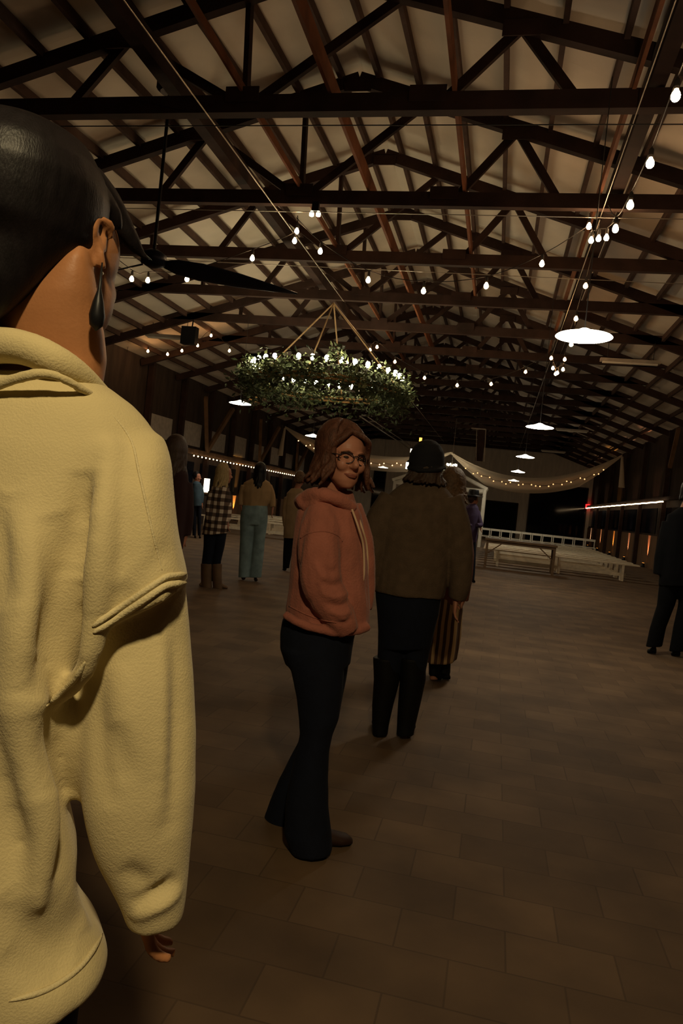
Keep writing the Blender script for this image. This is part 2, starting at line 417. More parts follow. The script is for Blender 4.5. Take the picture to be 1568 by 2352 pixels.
# longitudinal boards; those in the brace material have orange light in their colour
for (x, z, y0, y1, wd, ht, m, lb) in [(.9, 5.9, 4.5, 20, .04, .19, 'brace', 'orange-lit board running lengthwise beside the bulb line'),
                                   (-.92, 5.9, 4.0, 16, .04, .16, 'brace', 'orange-lit board running lengthwise above the greenery ring, third from the bar wall'),
                                   (-2.3, 5.95, 4.0, 24, .04, .22, 'brace', 'amber-lit lengthwise board under the ridge'),
                                   (-3.33, 5.9, 6.0, 24, .03, .1, 'brace', 'thin amber-lit lengthwise strip beside the ridge board'),
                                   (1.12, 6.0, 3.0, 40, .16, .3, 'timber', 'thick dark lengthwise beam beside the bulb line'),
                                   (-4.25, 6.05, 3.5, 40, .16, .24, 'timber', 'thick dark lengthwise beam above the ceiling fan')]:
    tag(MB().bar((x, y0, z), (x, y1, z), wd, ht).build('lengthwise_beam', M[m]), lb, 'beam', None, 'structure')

# ---------------------------------------------------------------- lamps
def pendant(loc, label, light=True):
    t = empty('pendant_lamp', loc, label, 'lamp', 'white dish pendant lamps')
    x, y, z = loc
    MB().lathe((x,y,z), [(.266,0),(.255,.01),(.19,.026),(.12,.043),(.07,.062),(.035,.08),(.012,.085)], 32).build('shade', M['shade'], t, True)
    MB().lathe((x,y,z), [(.02,-.018),(.12,-.016),(.2,-.011),(.255,-.003),(.262,.002)], 32).build('lens', M['lampw'], t, True)
    MB().tube([(x,y,z+.08),(x,y,min(5.62, roofz(x,y)-.2))], .005, 6).build('drop_rod', M['cord'], t)
    return t
OW = ['nearest', 'second', 'third', 'fourth', 'fifth']
for k in range(5):
    pendant((.63, 7.2*(k+1), 3.14), 'glowing white dish pendant lamp, %s of the row over the open floor' % OW[k])
for k, p in enumerate([(-6.3, 16.42, 3.4), (-6.25, 23.3, 3.36), (-6.2, 38.2, 3.3)]):
    pendant(p, 'glowing white dish pendant lamp, %s' % ['beside the bar-side edge of the greenery ring', 'half hidden by the auburn hair', 'small and far, beside the black cap'][k])

def bulb_mesh(name, m, r=.036, h=.1):
    me = MB().lathe((0,0,0), [(.006,-h),(r*.6,-h*.93),(r*.95,-h*.72),(r,-h*.55),(r*.8,-h*.3),(r*.45,-h*.08),(r*.4,0)], 10).mesh(name)
    me.materials.append(m); me.polygons.foreach_set('use_smooth', [True]*len(me.polygons)); return me
BULB = bulb_mesh('bulb', M['bulb'], .035, .09); BULBF = bulb_mesh('bulb_amber', M['bulbfar'], .036, .085)
SOCK = MB().lathe((0,0,0), [(.019,0),(.022,.02),(.02,.07),(.008,.085)], 8).mesh('bulb_socket'); SOCK.materials.append(M['cord'])
def strand(name, pts, label, me=BULB, drop=.0, ends=(), cordr=.006, group='string lights under the trusses'):
    c = sum(pts, V())/len(pts)
    t = empty(name, c, label, 'string lights', group)
    path = []
    allp = ([V(ends[0])] if ends else []) + [p+V((0,0,.09)) for p in pts] + ([V(ends[1])] if ends else [])
    MB().tube(allp, cordr, 5, sub=4).build('cord', M['cord'], t)
    for p in pts:
        b = bpy.data.objects.new('bulb', me); COL.objects.link(b); b.parent = t; b.location = p-c
        s = bpy.data.objects.new('socket', SOCK); COL.objects.link(s); s.parent = b
    return t
right = [atX(px, py, .95) for px, py in ((1553,205),(1494,362),(1448,460),(1414,516))]
near_b = [V((.95, y, 4.6)) for y in (1.6, 2.6, 3.7, 4.7)]
strand('string_lights', near_b+right, 'warm bulbs hanging in a line along the near lengthwise beam', ends=((.95,-.5,5.4),(.98,9.8,5.5)))
strand('string_lights', [atY(px,py,10.3) for px,py in ((1414,514),(1393,538),(1375,540),(1358,544),(1353,512))], 'tight loop of bulbs bunched at the cable end', ends=((1.0,10.3,5.62),(.8,10.3,5.6)))
strand('string_lights', [atY(px,py-6,10.4) for px,py in ((1245,604),(1117,655),(973,667),(846,642),(736,576))], 'sagging swag of bulbs across the hall above the greenery ring', ends=((.85,10.4,5.5),(-3.4,10.4,5.5)))
strand('string_lights', [atY(px,py-6,10.45) for px,py in ((682,530),(677,552),(580,592),(430,640),(340,643),(303,640))], 'swag of bulbs running from the long steel cable to behind the dark hair', ends=((-3.4,10.45,5.55),(-6.9,10.45,5.2)))
strand('string_lights', [atX(px,py-5,.95) for px,py in ((1345,655),(1323,731),(1312,790))], 'three bulbs in line above the nearest pendant lamp', BULBF, ends=((.95,10.4,5.5),(.95,16.4,5.4)))
strand('string_lights', [atY(px,py-4,16.6) for px,py in ((1266,822),(1270,845),(1276,858),(1280,856),(1293,848),(1297,825))], 'loop of amber bulbs bunched below the nearest pendant lamp', BULBF, ends=((.8,16.6,5.5),(1.1,16.6,5.5)))
strand('string_lights', [atY(px,py-3,18.2) for px,py in ((1207,853),(1128,881),(1050,884),(975,867),(907,830),(866,796),(850,803),(798,831))], 'far swag of small amber bulbs beyond the greenery ring', BULBF, ends=((.9,18.2,5.5),(-5,18.2,5.4)))
strand('string_lights', [atY(px,py-3,19.0) for px,py in ((303,786),(340,806),(385,813),(418,805),(454,793),(485,770),(527,805))], 'swag of small bulbs above the dark corner beside the hoodie shoulder', BULBF, ends=((-10.9,19,4.95),(-7.3,19,5.5)))

# cables and wires
def wire(p, q, r, lb, m='steel', sag=0):
    
    mid = (V(p)+V(q))/2-V((0,0,sag))
    return tag(MB().tube([p, mid, q], r, 6, sub=6).build('steel_cable', M[m]), lb, 'cable')
wire((.95,-3,5.57), (.95,10.35,5.57), .006, 'steel cable running lengthwise beside the near bulb line')
wire((-3.72,3.5,5.57), (-3.66,15.0,5.57), .008, 'long steel cable running lengthwise to the greenery ring')
wire((-3.9,15.1,5.57), (-3.6,44,5.5), .008, 'steel cable running lengthwise beyond the greenery ring')
wire((.95,10.4,5.55), (.9,44,5.5), .008, 'thin cable above the pendant lamp row')
wire((-8.3,7.7,5.47), (3.1,7.7,5.42), .006, 'thin dark wire under the nearest truss', 'cord')
wire((-8.3,10.1,5.47), (3.1,10.1,5.46), .006, 'thin bright wire under the second truss')
wire((-8.3,12.6,5.55), (3.1,12.6,5.42), .006, 'thin bright wire under the third truss')
wire((-6.0,29.5,4.9), (-5.6,45,4.9), .03, 'pale conduit pair running lengthwise above the black cap, lower one')
wire((-5.75,29.5,4.95), (-5.3,45,4.95), .02, 'pale conduit pair running lengthwise above the black cap, upper one')

# fluorescent strips
for k, (x, y) in enumerate([(2.6, 17.5), (2.65, 31), (2.65, 41), (-9.0, 17.75), (-9, 31)]):
    t = empty('strip_fixture', (x, y, 5.2), 'unlit pale strip fixture under the trusses, %s' % ['beside the nearest pendant lamp', 'beside the second pendant lamp', 'above the end of the drape', 'above the black speaker', 'far above the bar wall'][k], 'light fixture', 'unlit strip fixtures')
    MB().bar((x-.65, y, 5.2), (x+.65, y, 5.2), .16, .07).build('housing', M['pale'], t)
    MB().bar((x-.6, y, 5.15), (x+.6, y, 5.15), .08, .04).build('diffuser', M['white'], t)
    for s in (-.5, .5): MB().tube([(x+s,y,5.23),(x+s,y,5.64)], .008, 5).build('hanger', M['cord'], t)
t = empty('loudspeaker', (-8.25, 17.5, 5.1), 'black box speaker hanging in front of the pale strip fixture', 'speaker')
MB().box((-8.45,17.3,4.95),(-8.05,17.5,5.4)).build('cabinet', M['black'], t); MB().tube([(-8.25,17.5,5.38),(-8.25,17.54,5.66)], .02, 6).build('bracket', M['black'], t)
t = empty('hanging_bracket', (-.95, 27, 4.0), 'dark hanging frame with pale edges above the cap and the drape', 'frame')
MB().bar((-1.25,27,4.48),(-.72,27,4.48),.03,.04).build('top_rail', M['pale'], t)
MB().bar((-.72,27,4.48),(-.66,27,3.3),.03,.03).build('side_rail', M['pale'], t)
MB().bar((-1.05,27,4.46),(-.95,27,3.3),.02,.02).build('side_rail', M['pale'], t)
MB().box((-.99,27.03,3.3),(-.72,27.1,4.45)).build('dark_panel', M['timber'], t)
MB().tube([(-.98,27,4.5),(-.98,27,5.62)], .015, 6).build('hanger', M['cord'], t)

q = atY(723, 493, 10.13)
t = empty('twin_spotlight', q, 'small twin white spotlight hanging under the second truss', 'spotlight')
MB().box((q.x-.05,q.y-.03,q.z+.05),(q.x+.05,q.y+.03,5.62)).build('bracket', M['black'], t)
for sx in (-.05, .05):
    MB().lathe(q+V((sx,0,0)), [(.012,-.03),(.034,-.02),(.036,.02),(.02,.05)], 12).build('lamp_head', M['sign'], t, True)

# ceiling fan
hub = atY(352, 596, 8.3); top = V((hub.x, hub.y, 6.3))
t = empty('ceiling_fan', hub, 'large dark ceiling fan on a long rod behind the black-haired head', 'ceiling fan')
MB().tube([hub+V((0,0,.1)), top], .022, 8).build('rod', M['black'], t)
MB().lathe(top, [(.12,-.12),(.17,-.08),(.17,.1),(.1,.14)], 16).build('mount_housing', M['black'], t)
MB().lathe(hub, [(.05,-.1),(.15,-.06),(.16,.06),(.06,.12)], 20).build('hub', M['fanblue'], t, True)
for k in range(3):
    a = math.radians(33+120*k); d = V((math.cos(a), math.sin(a), 0)); n = V((-d.y, d.x, 0))
    rings = []
    for r, wd in ((.1,.05),(.3,.13),(.6,.16),(1.1,.13),(1.55,.07),(1.9,.015)):
        rings.append((hub+d*r+V((0,0,-.03-.01*r)), (n*.88-V((0,0,.47)))*wd, (V((0,0,1))*.88+n*.47)*.012))
    MB().loft(rings, 12).build('blade', M['fanblue'], t, True)

# ---------------------------------------------------------------- greenery ring
C = V((-3.88, 15.1, 3.86)); RR = 1.62
t = empty('greenery_chandelier', C, 'wide hanging ring of greenery with candle bulbs and wooden hoop', 'chandelier')
for dz, rr in ((-.12, RR), (-.2, RR)):
    mb = MB(); n = 72
    for k in range(n):
        a, b = 2*PI*k/n, 2*PI*(k+1)/n
        mb.bar(C+V((math.cos(a)*rr, math.sin(a)*rr, dz)), C+V((math.cos(b)*rr, math.sin(b)*rr, dz)), .09, .035)
    mb.build('hoop', M['hoop'], t)
rb = bulb_mesh('ring_bulb', M['ringbulb'], .046, .13)
for k in range(36):
    if k in (7, 25): continue
    a = 2*PI*(k+.3)/36; p = C+V((math.cos(a)*RR*1.0, math.sin(a)*RR, .12))
    b = bpy.data.objects.new('candle_bulb', rb); COL.objects.link(b); b.parent = t; b.location = p-C; b.scale = (1,1,-1)
    s = bpy.data.objects.new('candle_socket', SOCK); COL.objects.link(s); s.parent = b; s.location = (0,0,0)
def leaves(n, spread, m, name, droop):
    mb = MB()
    for _ in range(n):
        a = random.uniform(0, 2*PI)
        rr = RR + random.gauss(0, .16)
        if .3*PI < a < .6*PI and random.random() < .7: continue
        dz = random.gauss(-.1, .13) if random.random() < .6 else -abs(random.gauss(0, droop))-.05
        if random.random() < .05: dz = random.uniform(.05, .3)
        if abs(a-1.75*PI+.45) < .1 and random.random() < .5: dz = random.uniform(0, .45)
        if -.1 < dz < .3 and abs(rr-RR) < .06: rr += .1*random.choice((-1, 1))
        p = C+V((math.cos(a)*rr, math.sin(a)*rr, dz))
        d = V((random.gauss(0,1), random.gauss(0,1), random.gauss(-.1,.8))).normalized()
        L = random.uniform(.06, .17); wv = d.orthogonal().normalized(); wv = Matrix.Rotation(random.uniform(0, 6), 3, d) @ wv
        wd = L*random.uniform(.16, .3); nrm = d.cross(wv)
        i = len(mb.v)
        mb.v += [p, p+d*L*.5+wv*wd+nrm*.01, p+d*L-nrm*.02, p+d*L*.5-wv*wd+nrm*.01]
        mb.f += [(i, i+1, i+2), (i, i+2, i+3)]
    o = mb.build(name, m, t); o['kind'] = 'stuff'
    return o
leaves(5200, .2, M['leaf'], 'foliage', .28)
leaves(1300, .2, M['leaf2'], 'pale_foliage', .22)
ap = V((-3.9, 15.1, 5.55))
for a in (.02*PI, .5*PI, PI*1.0, 1.5*PI):
    MB().tube([ap, C+V((math.cos(a)*RR, math.sin(a)*RR, -.1))], .016, 6).build('suspension_rope', M['rope'], t)

# ---------------------------------------------------------------- drape, fairy lights, chandelier, lanterns, arbor
YD = 34.5
L_, P_, R_ = V((-10.75,YD,4.62)), V((-2.42,YD,4.05)), V((5.25,YD,4.62))
def sagcurve(a, b, sag, n):
    return [a.lerp(b, i/n)-V((0,0,sag*4*(i/n)*(1-i/n))) for i in range(n+1)]
t = empty('fabric_swag', P_, 'sheer draped fabric swags strung across the hall before the end wall', 'drape')
for a, b, sag in ((L_, P_, .75), (P_, R_, 1.15)):
    mb = MB(); n = 60; cv = sagcurve(a, b, sag, n); rows = 7
    for i, p in enumerate(cv):
        e = min(1, 4.5*min(i, n-i)/n)
        for j in range(rows):
            u = j/(rows-1)
            mb.v.append(p+V((0, .14*math.sin(u*13+i*.05)*e+.25*(u-.5)*e, .10-u*(.10+.62*e))))
    for i in range(n):
        for j in range(rows-1):
            q = i*rows+j; mb.f.append((q, q+1, q+rows+1, q+rows))
    mb.build('swag_cloth', M['drape'], t, True)
for e, dx in ((R_, .12), (L_, -.1)):
    mb = MB()
    mb.loft([(e+V((dx*u_, .02*math.sin(u_*9), -u_*1.4)), V((.05+.09*u_,0,0)), V((0,.04+.05*u_,0))) for u_ in (0,.15,.35,.55,.75,.95,1.)], 12)
    mb.build('hanging_tail', M['drape'], t, True)
fm = MB().ell((0,0,0), V((.03,0,0)), V((0,.03,0)), V((0,0,.03)), 8, 5).mesh('fairy_bulb'); fm.materials.append(M['fairy'])
fmd = fm.copy(); fmd.materials.clear(); fmd.materials.append(M['fairydim'])
sm = MB().ell((0,0,0), V((.025,0,0)), V((0,.025,0)), V((0,0,.025)), 8, 5).mesh('strip_bulb'); sm.materials.append(M['strip'])
def dots(name, pts, me, label, cat, part='bulb', group=None, cord=M['cord']):
    c = sum(pts, V())/len(pts); o = empty(name, c, label, cat, group)
    MB().tube([p+V((0,.0,.03)) for p in pts], .008, 4).build('cord', cord, o)
    for p in pts:
        b = bpy.data.objects.new(part, me); COL.objects.link(b); b.parent = o; b.location = p-c
    return o
for a, b, sag, lb in ((L_, P_, .75, 'fairy lights glowing on the drape between the auburn hair and the black cap'), (P_, R_, 1.15, 'fairy lights glowing on the drape above the white benches')):
    cv = sagcurve(a, b, sag, 40)
    dots('fairy_lights', [p+V((0,-.22,-.28-.06*math.sin(i*2.4))) for i, p in enumerate(cv) if 3 < i < 38 and i % 7 not in (2, 5)], fmd if a is P_ else fm, lb, 'fairy lights', group='fairy lights along the drape')
dots('light_strip', [V((XL+.3, 23.9+i*.36, 2.36)) for i in range(60)], sm, 'dotted warm light strip along the bar wall ledge', 'light strip')
dots('light_strip', [V((XR-.33, 26.1+i*.24, 2.42+.006*math.sin(i))) for i in range(90)], sm, 'bright warm light strip along the uplit wall ledge', 'light strip')
# small exit sign
p = atX(1345, 1163, XR-.3)
t = empty('exit_sign', p, 'small glowing red exit sign in the far corner', 'sign')
MB().box((p.x-.02,p.y-.16,p.z-.14),(p.x+.22,p.y+.16,p.z+.14)).build('sign_box', M['exit'], t)
# chandelier
c = V((-2.25, 33.4, 3.3))
t = empty('crystal_chandelier', c, 'small bright crystal chandelier hanging beside the black cap', 'chandelier')
MB().lathe(c, [(.02,-.28),(.07,-.22),(.03,-.1),(.06,0),(.02,.15),(.015,.4)], 12).build('stem', M['steel'], t, True)
MB().tube([c+V((0,0,.4)), c+V((0,0,2.3))], .01, 5).build('chain', M['steel'], t)
cb = bulb_mesh('chandelier_bulb', M['crystal'], .03, .11)
for tier, (rr, z, n) in enumerate(((.34,-.1,8), (.22,.12,6))):
    for k in range(n):
        a = 2*PI*k/n+tier*.3; q = c+V((math.cos(a)*rr, math.sin(a)*rr, z))
        MB().tube([c+V((0,0,z-.05)), c+V((math.cos(a)*rr*.6, math.sin(a)*rr*.6, z-.14)), q-V((0,0,.03))], .01, 5, sub=4).build('arm', M['steel'], t)
        b = bpy.data.objects.new('bulb', cb); COL.objects.link(b); b.parent = t; b.location = q-c; b.scale = (1,1,-1)
for k in range(10):
    a = 2*PI*k/10; q = c+V((math.cos(a)*.3, math.sin(a)*.3, -.28))
    MB().lathe(q, [(.004,-.07),(.02,-.02),(.004,.04)], 6).build('crystal_drop', M['white'], t)
# lanterns
for k, (px, py, sc, mm, lb) in enumerate([(938,1070,.34,'lantern','square glowing lantern hanging to the side of the black cap'), (946,1036,.22,'lantern','small lantern half hidden behind the top of the black cap'), (966,1010,.2,'flame','small amber lantern just above the black cap')]):
    q = atY(px, py, 33.0+(0,.6,1.2)[k])
    t = empty('hanging_lantern', q, lb, 'lantern', 'lanterns above the black cap')
    h = sc/2
    MB().box((q.x-h*.7,q.y-h*.7,q.z-h*.9),(q.x+h*.7,q.y+h*.7,q.z+h*.9)).build('glass', M[mm], t)
    mb = MB()
    for sx in (-1,1):
        for sy in (-1,1): mb.bar(q+V((sx*h*.75,sy*h*.75,-h)), q+V((sx*h*.75,sy*h*.75,h)), .02, .02)
    mb.box((q.x-h*.8,q.y-h*.8,q.z-h*1.05),(q.x+h*.8,q.y+h*.8,q.z-h*.92)); mb.build('frame', M['black'], t)
    MB().lathe(q+V((0,0,h*.92)), [(h*1.1,0),(h*.3,h*.6),(h*.1,h*.8)], 4).build('roof_cap', M['black'], t)
    MB().tube([q+V((0,0,h*1.6)), V((q.x,q.y,5.65))], .008, 5).build('hanger', M['cord'], t)
# arbor
t = empty('gabled_arbor', (-2.45, 30, 0), 'white gabled timber arbor behind the man in the hat', 'arbor')
for x in (-4.3, -.58):
    for dy in (0, 1.6):
        MB().box((x-.06,30+dy-.06,0),(x+.06,30+dy+.06,2.36)).build('post', M['white'], t)
for dy in (0, 1.6):
    MB().box((-4.36,29.95+dy,2.24),(-.52,30.05+dy,2.38)).build('tie_beam', M['white'], t)
    for s in (-1, 1): MB().bar((-2.45,30+dy,3.25),(-2.45+s*1.97,30+dy,2.4),.08,.12).build('rafter', M['white'], t)
MB().bar((-2.45,30,3.25),(-2.45,31.6,3.25),.08,.12).build('ridge_beam', M['white'], t)

# ---------------------------------------------------------------- benches, chairs, table
def bench_parts(L):
    p = {}
    mb = MB()
    for j in range(3): mb.box((-L/2, -.17+j*.12, .42), (L/2, -.17+j*.12+.1, .455))
    p['seat'] = mb.mesh('bench_seat')
    for nm, xs in (('leg', -L/2+.35),): p[nm] = MB().box((-.03,-.16,0),(.03,.16,.42)).mesh('bench_leg')
    p['rail'] = MB().box((-L/2+.3,-.02,.12),(L/2-.3,.02,.2)).mesh('bench_rail')
    for m in p.values(): m.materials.append(M['benchw'])
    return p
BP = bench_parts(4.0)
def bench(x, y, label):
    t = empty('white_bench', (x, y, 0), label, 'bench', 'whitewashed benches in rows')
    for nm, me, off in (('seat', BP['seat'], 0), ('leg', BP['leg'], -1.6), ('leg', BP['leg'], 0), ('leg', BP['leg'], 1.6), ('rail', BP['rail'], 0)):
        o = bpy.data.objects.new(nm, me); COL.objects.link(o); o.parent = t; o.location = (off, 0, 0)
for k in range(11):
    bench(1.75, 20.0+k*.95, 'long whitewashed bench before the end wall, %s row behind the folding table' % ORD[k].replace('nearest', 'first'))
for k in range(5):
    bench(-7.0, 20.6+k*1.5, 'long whitewashed bench beyond the woman in light jeans, %s row' % ORD[k].replace('nearest', 'first'))
# folding table
t = empty('folding_table', (.68, 19.2, 0), 'brown folding trestle table standing in front of the white benches', 'table')
MB().box((-.22,18.85,.71),(1.58,19.55,.76)).build('table_top', M['tablew'], t)
MB().box((-.18,18.9,.64),(1.54,18.93,.71)).build('apron', M['tablew'], t)
for x in (-.16, 1.52):
    for y in (18.92, 19.48): MB().box((x-.03,y-.03,0),(x+.03,y+.03,.71)).build('leg', M['tablew'], t)
for x, d in ((-.16,.4), (1.52,-.4)): MB().bar((x,18.92,.35),(x+d,18.92,.68),.03,.03).build('brace', M['tablew'], t)
# chairs
mb = MB().box((-.2,-.2,.43),(.2,.2,.46)); CS = mb.mesh('chair_seat'); CL = MB().box((-.02,-.02,0),(.02,.02,.43)).mesh('chair_leg')
CB = MB().box((-.21,.17,.70),(.21,.2,.79)).mesh('chair_back'); CT = MB().box((-.016,.17,.46),(.016,.2,.70)).mesh('chair_stile')
for m in (CS, CL, CB, CT): m.materials.append(M['white'])
def chair(x, y, label):
    t = empty('white_chair', (x, y, 0), label, 'chair', 'white chairs in the back row')
    for nm, me, ox, oy in [('seat',CS,0,0),('back_rail',CB,0,0),('stile',CT,-.18,0),('stile',CT,.18,0)]+[('leg',CL,a,b) for a in (-.18,.18) for b in (-.18,.18)]:
        o = bpy.data.objects.new(nm, me); COL.objects.link(o); o.parent = t; o.location = (ox, oy, 0)
for k in range(11): chair(-.4+k*.43, 31.3, 'white chair in the back row behind the benches, %s from the arbor' % ORD[k])
for k in range(3): chair(-5.75+k*.43, 31.3, 'white chair seen between the rose jacket and the brown sweater, %s from the bar wall' % ORD[k].replace('nearest', 'first'))
# far bar
t = empty('bar_counter', (-10.2, 23.7, 0), 'dark bar counter behind the plaid shirt', 'bar counter')
MB().box((-10.7,22.2,0),(-9.9,25.2,1.05)).build('counter_body', M['wall'], t)
MB().box((-10.75,22.1,1.05),(-9.8,25.3,1.1)).build('counter_top', M['wains'], t)
p = atX(475, 1107, -10.3)
tag(MB().box((p.x-.06,p.y-.12,1.101),(p.x+.06,p.y+.12,1.6)).build('lit_sign', M['sign']), 'small glowing white sign on the bar counter', 'sign')

# ---------------------------------------------------------------- uplights
def uplight(x, y, s, lb, colr, e):
    t = empty('uplight', (x, y, 0), lb, 'uplight', 'amber uplights against the wainscot')
    MB().lathe((x,y,.0), [(.06,0),(.07,.02),(.05,.12),(.055,.16)], 12).build('can', M['black'], t)
    MB().lathe((x,y,.15), [(.04,0),(.04,.012)], 12).build('lens', M['flame'], t)
    l = bpy.data.lights.new('uplight_beam', 'SPOT'); l.energy = e*70; l.color = colr; l.spot_size = math.radians(30); l.spot_blend = .6; l.shadow_soft_size = .02
    o = bpy.data.objects.new('uplight_beam', l); COL.objects.link(o); o.parent = t; o.location = (0, 0, .17)
    o.rotation_euler = (0, math.radians(180+6*s), 0)
for k, (px, py) in enumerate([(1478,1292),(1434,1275),(1400,1268),(1372,1255),(1350,1248)]):
    q = atX(px, py, 5.6)
    uplight(XR-.17, q.y, 1, 'amber uplight at the wainscot foot, %s' % (ORD[k] + ' from the dark figure' if k else 'nearest to the dark figure'), [(1,.4,.2),(1,.5,.3),(1,.42,.08),(1,.55,.3),(1,.8,.6)][k], [5,4,8,4,4][k])
uplight(XL+.17, 28.99, -1, 'amber uplight glowing behind the woman in light jeans', (1,.5,.12), 8)

# ---------------------------------------------------------------- people
class Px:
    """places points of a figure: pixel + depth offset from the figure's own distance, all in metres afterwards"""
    def __init__(s, c): s.c = c
    def p(s, px, py, off=0): return atc(px, py, s.c+off)
    def fw(s, px, py): r = ray(px, py); r.z = 0; return r.normalized()
    def R(s, y, xl, xr, hd, off=0, yr=None):
        y2 = y if yr is None else yr
        a, b = s.p(xl, y, off), s.p(xr, y2, off)
        return ((a+b)/2, (b-a)/2, s.fw((xl+xr)/2, y)*hd)
    def rows(s, mb, rows, n=26):
        return mb.loft([s.R(*r) for r in rows], n)
    def T(s, mb, pts, n=16, sub=4, flat=1.0):
        P = [s.p(q[0], q[1], q[3] if len(q) > 3 else 0) for q in pts]
        R = [q[2]*s.c/F_PX for q in pts]
        return mb.tube(P, R, n, sub=sub, flat=flat)

def shrink(rows, k): return [tuple([r[0], (r[1]+r[2])/2-(r[2]-r[1])/2*k, (r[1]+r[2])/2+(r[2]-r[1])/2*k, r[3]*k]+list(r[4:])) for r in rows]

HT = [(0,.055,.020,.020),(.05,.048,.036,.034),(.13,.034,.056,.050),(.24,.018,.074,.059),(.36,.004,.088,.066),(.48,-.002,.094,.071),(.60,-.004,.097,.075),(.72,-.006,.097,.076),(.83,-.007,.088,.070),(.92,-.008,.068,.055),(.98,-.008,.036,.030),(1.0,-.008,.012,.012)]
def frame(fwd, up=V((0,0,1))):
    r = fwd.cross(up).normalized(); u = r.cross(fwd).normalized(); return r, fwd.normalized(), u
def head(mb, c, fwd, s=1.0, up=V((0,0,1)), face=True, Hh=.225):
    """c = centre of the head (mid height); returns a function mapping head coordinates to the world"""
    r, f, u = frame(fwd, up)
    Q = lambda x, y, t: c + (r*x + f*y)*s + u*(t-.5)*Hh*s
    mb.loft([(Q(0,cy,t), r*rx*s, f*ry*s) for t, cy, ry, rx in HT], 28)
    if face:
        mb.tube([Q(0,.088,.56), Q(0,.100,.46), Q(0,.112,.385), Q(0,.094,.35)], [.007*s,.010*s,.0135*s,.009*s], 10, sub=4)
        for sx in (-1, 1):
            mb.ell(Q(sx*.011,.097,.365), r*.009*s, f*.011*s, u*.008*s, 8, 6)
            mb.ell(Q(sx*.034,.072,.38), r*.026*s, f*.024*s, u*.026*s, 12, 8)
            mb.tube([Q(sx*.010,.092,.585), Q(sx*.03,.088,.605), Q(sx*.055,.066,.585)], [.006*s,.007*s,.005*s], 8, sub=3)
            mb.ell(Q(sx*.031,.076,.515), r*.016*s, f*.014*s, u*.010*s, 10, 6)
        mb.ell(Q(0,.084,.235), r*.026*s, f*.014*s, u*.010*s, 12, 8)
        mb.ell(Q(0,.081,.205), r*.022*s, f*.014*s, u*.010*s, 12, 8)
        mb.ell(Q(0,.071,.08), r*.022*s, f*.016*s, u*.018*s, 12, 8)
    for sx in (-1, 1):
        pts = [Q(sx*.070,-.002,.385), Q(sx*.078,-.012,.45), Q(sx*.086,-.024,.54), Q(sx*.086,-.022,.60), Q(sx*.082,-.006,.62), Q(sx*.076,.004,.58), Q(sx*.074,.002,.50)]
        mb.tube(pts, [.007*s,.006*s,.006*s,.006*s,.006*s,.005*s,.005*s], 8, sub=3)
        mb.ell(Q(sx*.074,-.008,.49), r*.008*s, f*.014*s, u*.026*s, 8, 6)
    return Q

def hand(mb, wp, d, nrm, side=1, s=1.0, curl=.35, thumb=True):
    d = d.normalized(); ac = d.cross(nrm).normalized(); nrm = ac.cross(d).normalized()*-1
    mb.loft([(wp+d*t*s, ac*a*s, nrm*b*s) for t, a, b in ((-.03,.024,.02),(0,.026,.018),(.03,.034,.017),(.06,.040,.016),(.09,.041,.013),(.1,.036,.010))], 14)
    for i, L in enumerate((.068,.078,.073,.056)):
        x = (-.031+.0205*i)*side*-1
        b = wp+d*.088*s+ac*x*s; dd = (d+ac*x*3.2).normalized(); pts = [b-d*.02*s, b]; a = curl*.6
        for q, l in enumerate((.44,.32,.24)):
            k = dd*math.cos(a)+nrm*math.sin(a); pts.append(pts[-1]+k*L*l*s); a += curl
        mb.tube(pts, [.0085*s,.0085*s,.0078*s,.007*s,.0055*s], 10, sub=3)
    if thumb:
        b = wp+d*.025*s+ac*.03*side*s
        mb.tube([b-ac*.015*side*s, b, b+(d*.6+ac*.55*side+nrm*.3)*.04*s, b+(d*.8+ac*.6*side+nrm*.5)*.068*s], [.012*s,.012*s,.0095*s,.007*s], 10, sub=3)

def locks(mb, c, fwd, s, up=V((0,0,1)), length=.25, flare=.03, az0=55, az1=180, n=40, r=.012, wave=.012, seed=1, rx=.085, ry=.105, rz=.125, part=0.0, cy=-.012, curl=5.0):
    rd = random.Random(seed); rr, f, u = frame(fwd, up)
    sc = c + u*.03*s + f*cy*s
    mb.ell(sc-f*.012*s+u*.008*s, rr*(rx-.004)*s, f*(ry-.014)*s, u*(rz-.01)*s, 22, 14)
    for k in range(n):
        az = math.radians(az0+(az1-az0)*((k//2)/(n/2-1)))*(1 if k % 2 else -1)
        pts = []; rad = []
        px = part
        for th in (4, 30, 58, 84, 100):
            a = math.radians(th)
            pts.append(sc + (rr*(math.sin(a)*math.sin(az)*rx+px*math.cos(a)) + f*math.sin(a)*math.cos(az)*ry + u*math.cos(a)*rz)*s)
            rad.append(r*s)
        base = pts[-1]; out = (rr*math.sin(az)+f*math.cos(az)).normalized(); tan = u.cross(out)
        L = length*rd.uniform(.85, 1.1); ph = rd.uniform(0, 6)
        for q in range(1, 6):
            t = q/5
            pts.append(base - u*L*t*s + out*(flare*t*t+wave*math.sin(ph+t*curl)*t**.5)*s + tan*wave*math.cos(ph+t*curl)*s)
            rad.append(r*s*(1-.55*t*t))
        mb.tube(pts, rad, 8, sub=2)

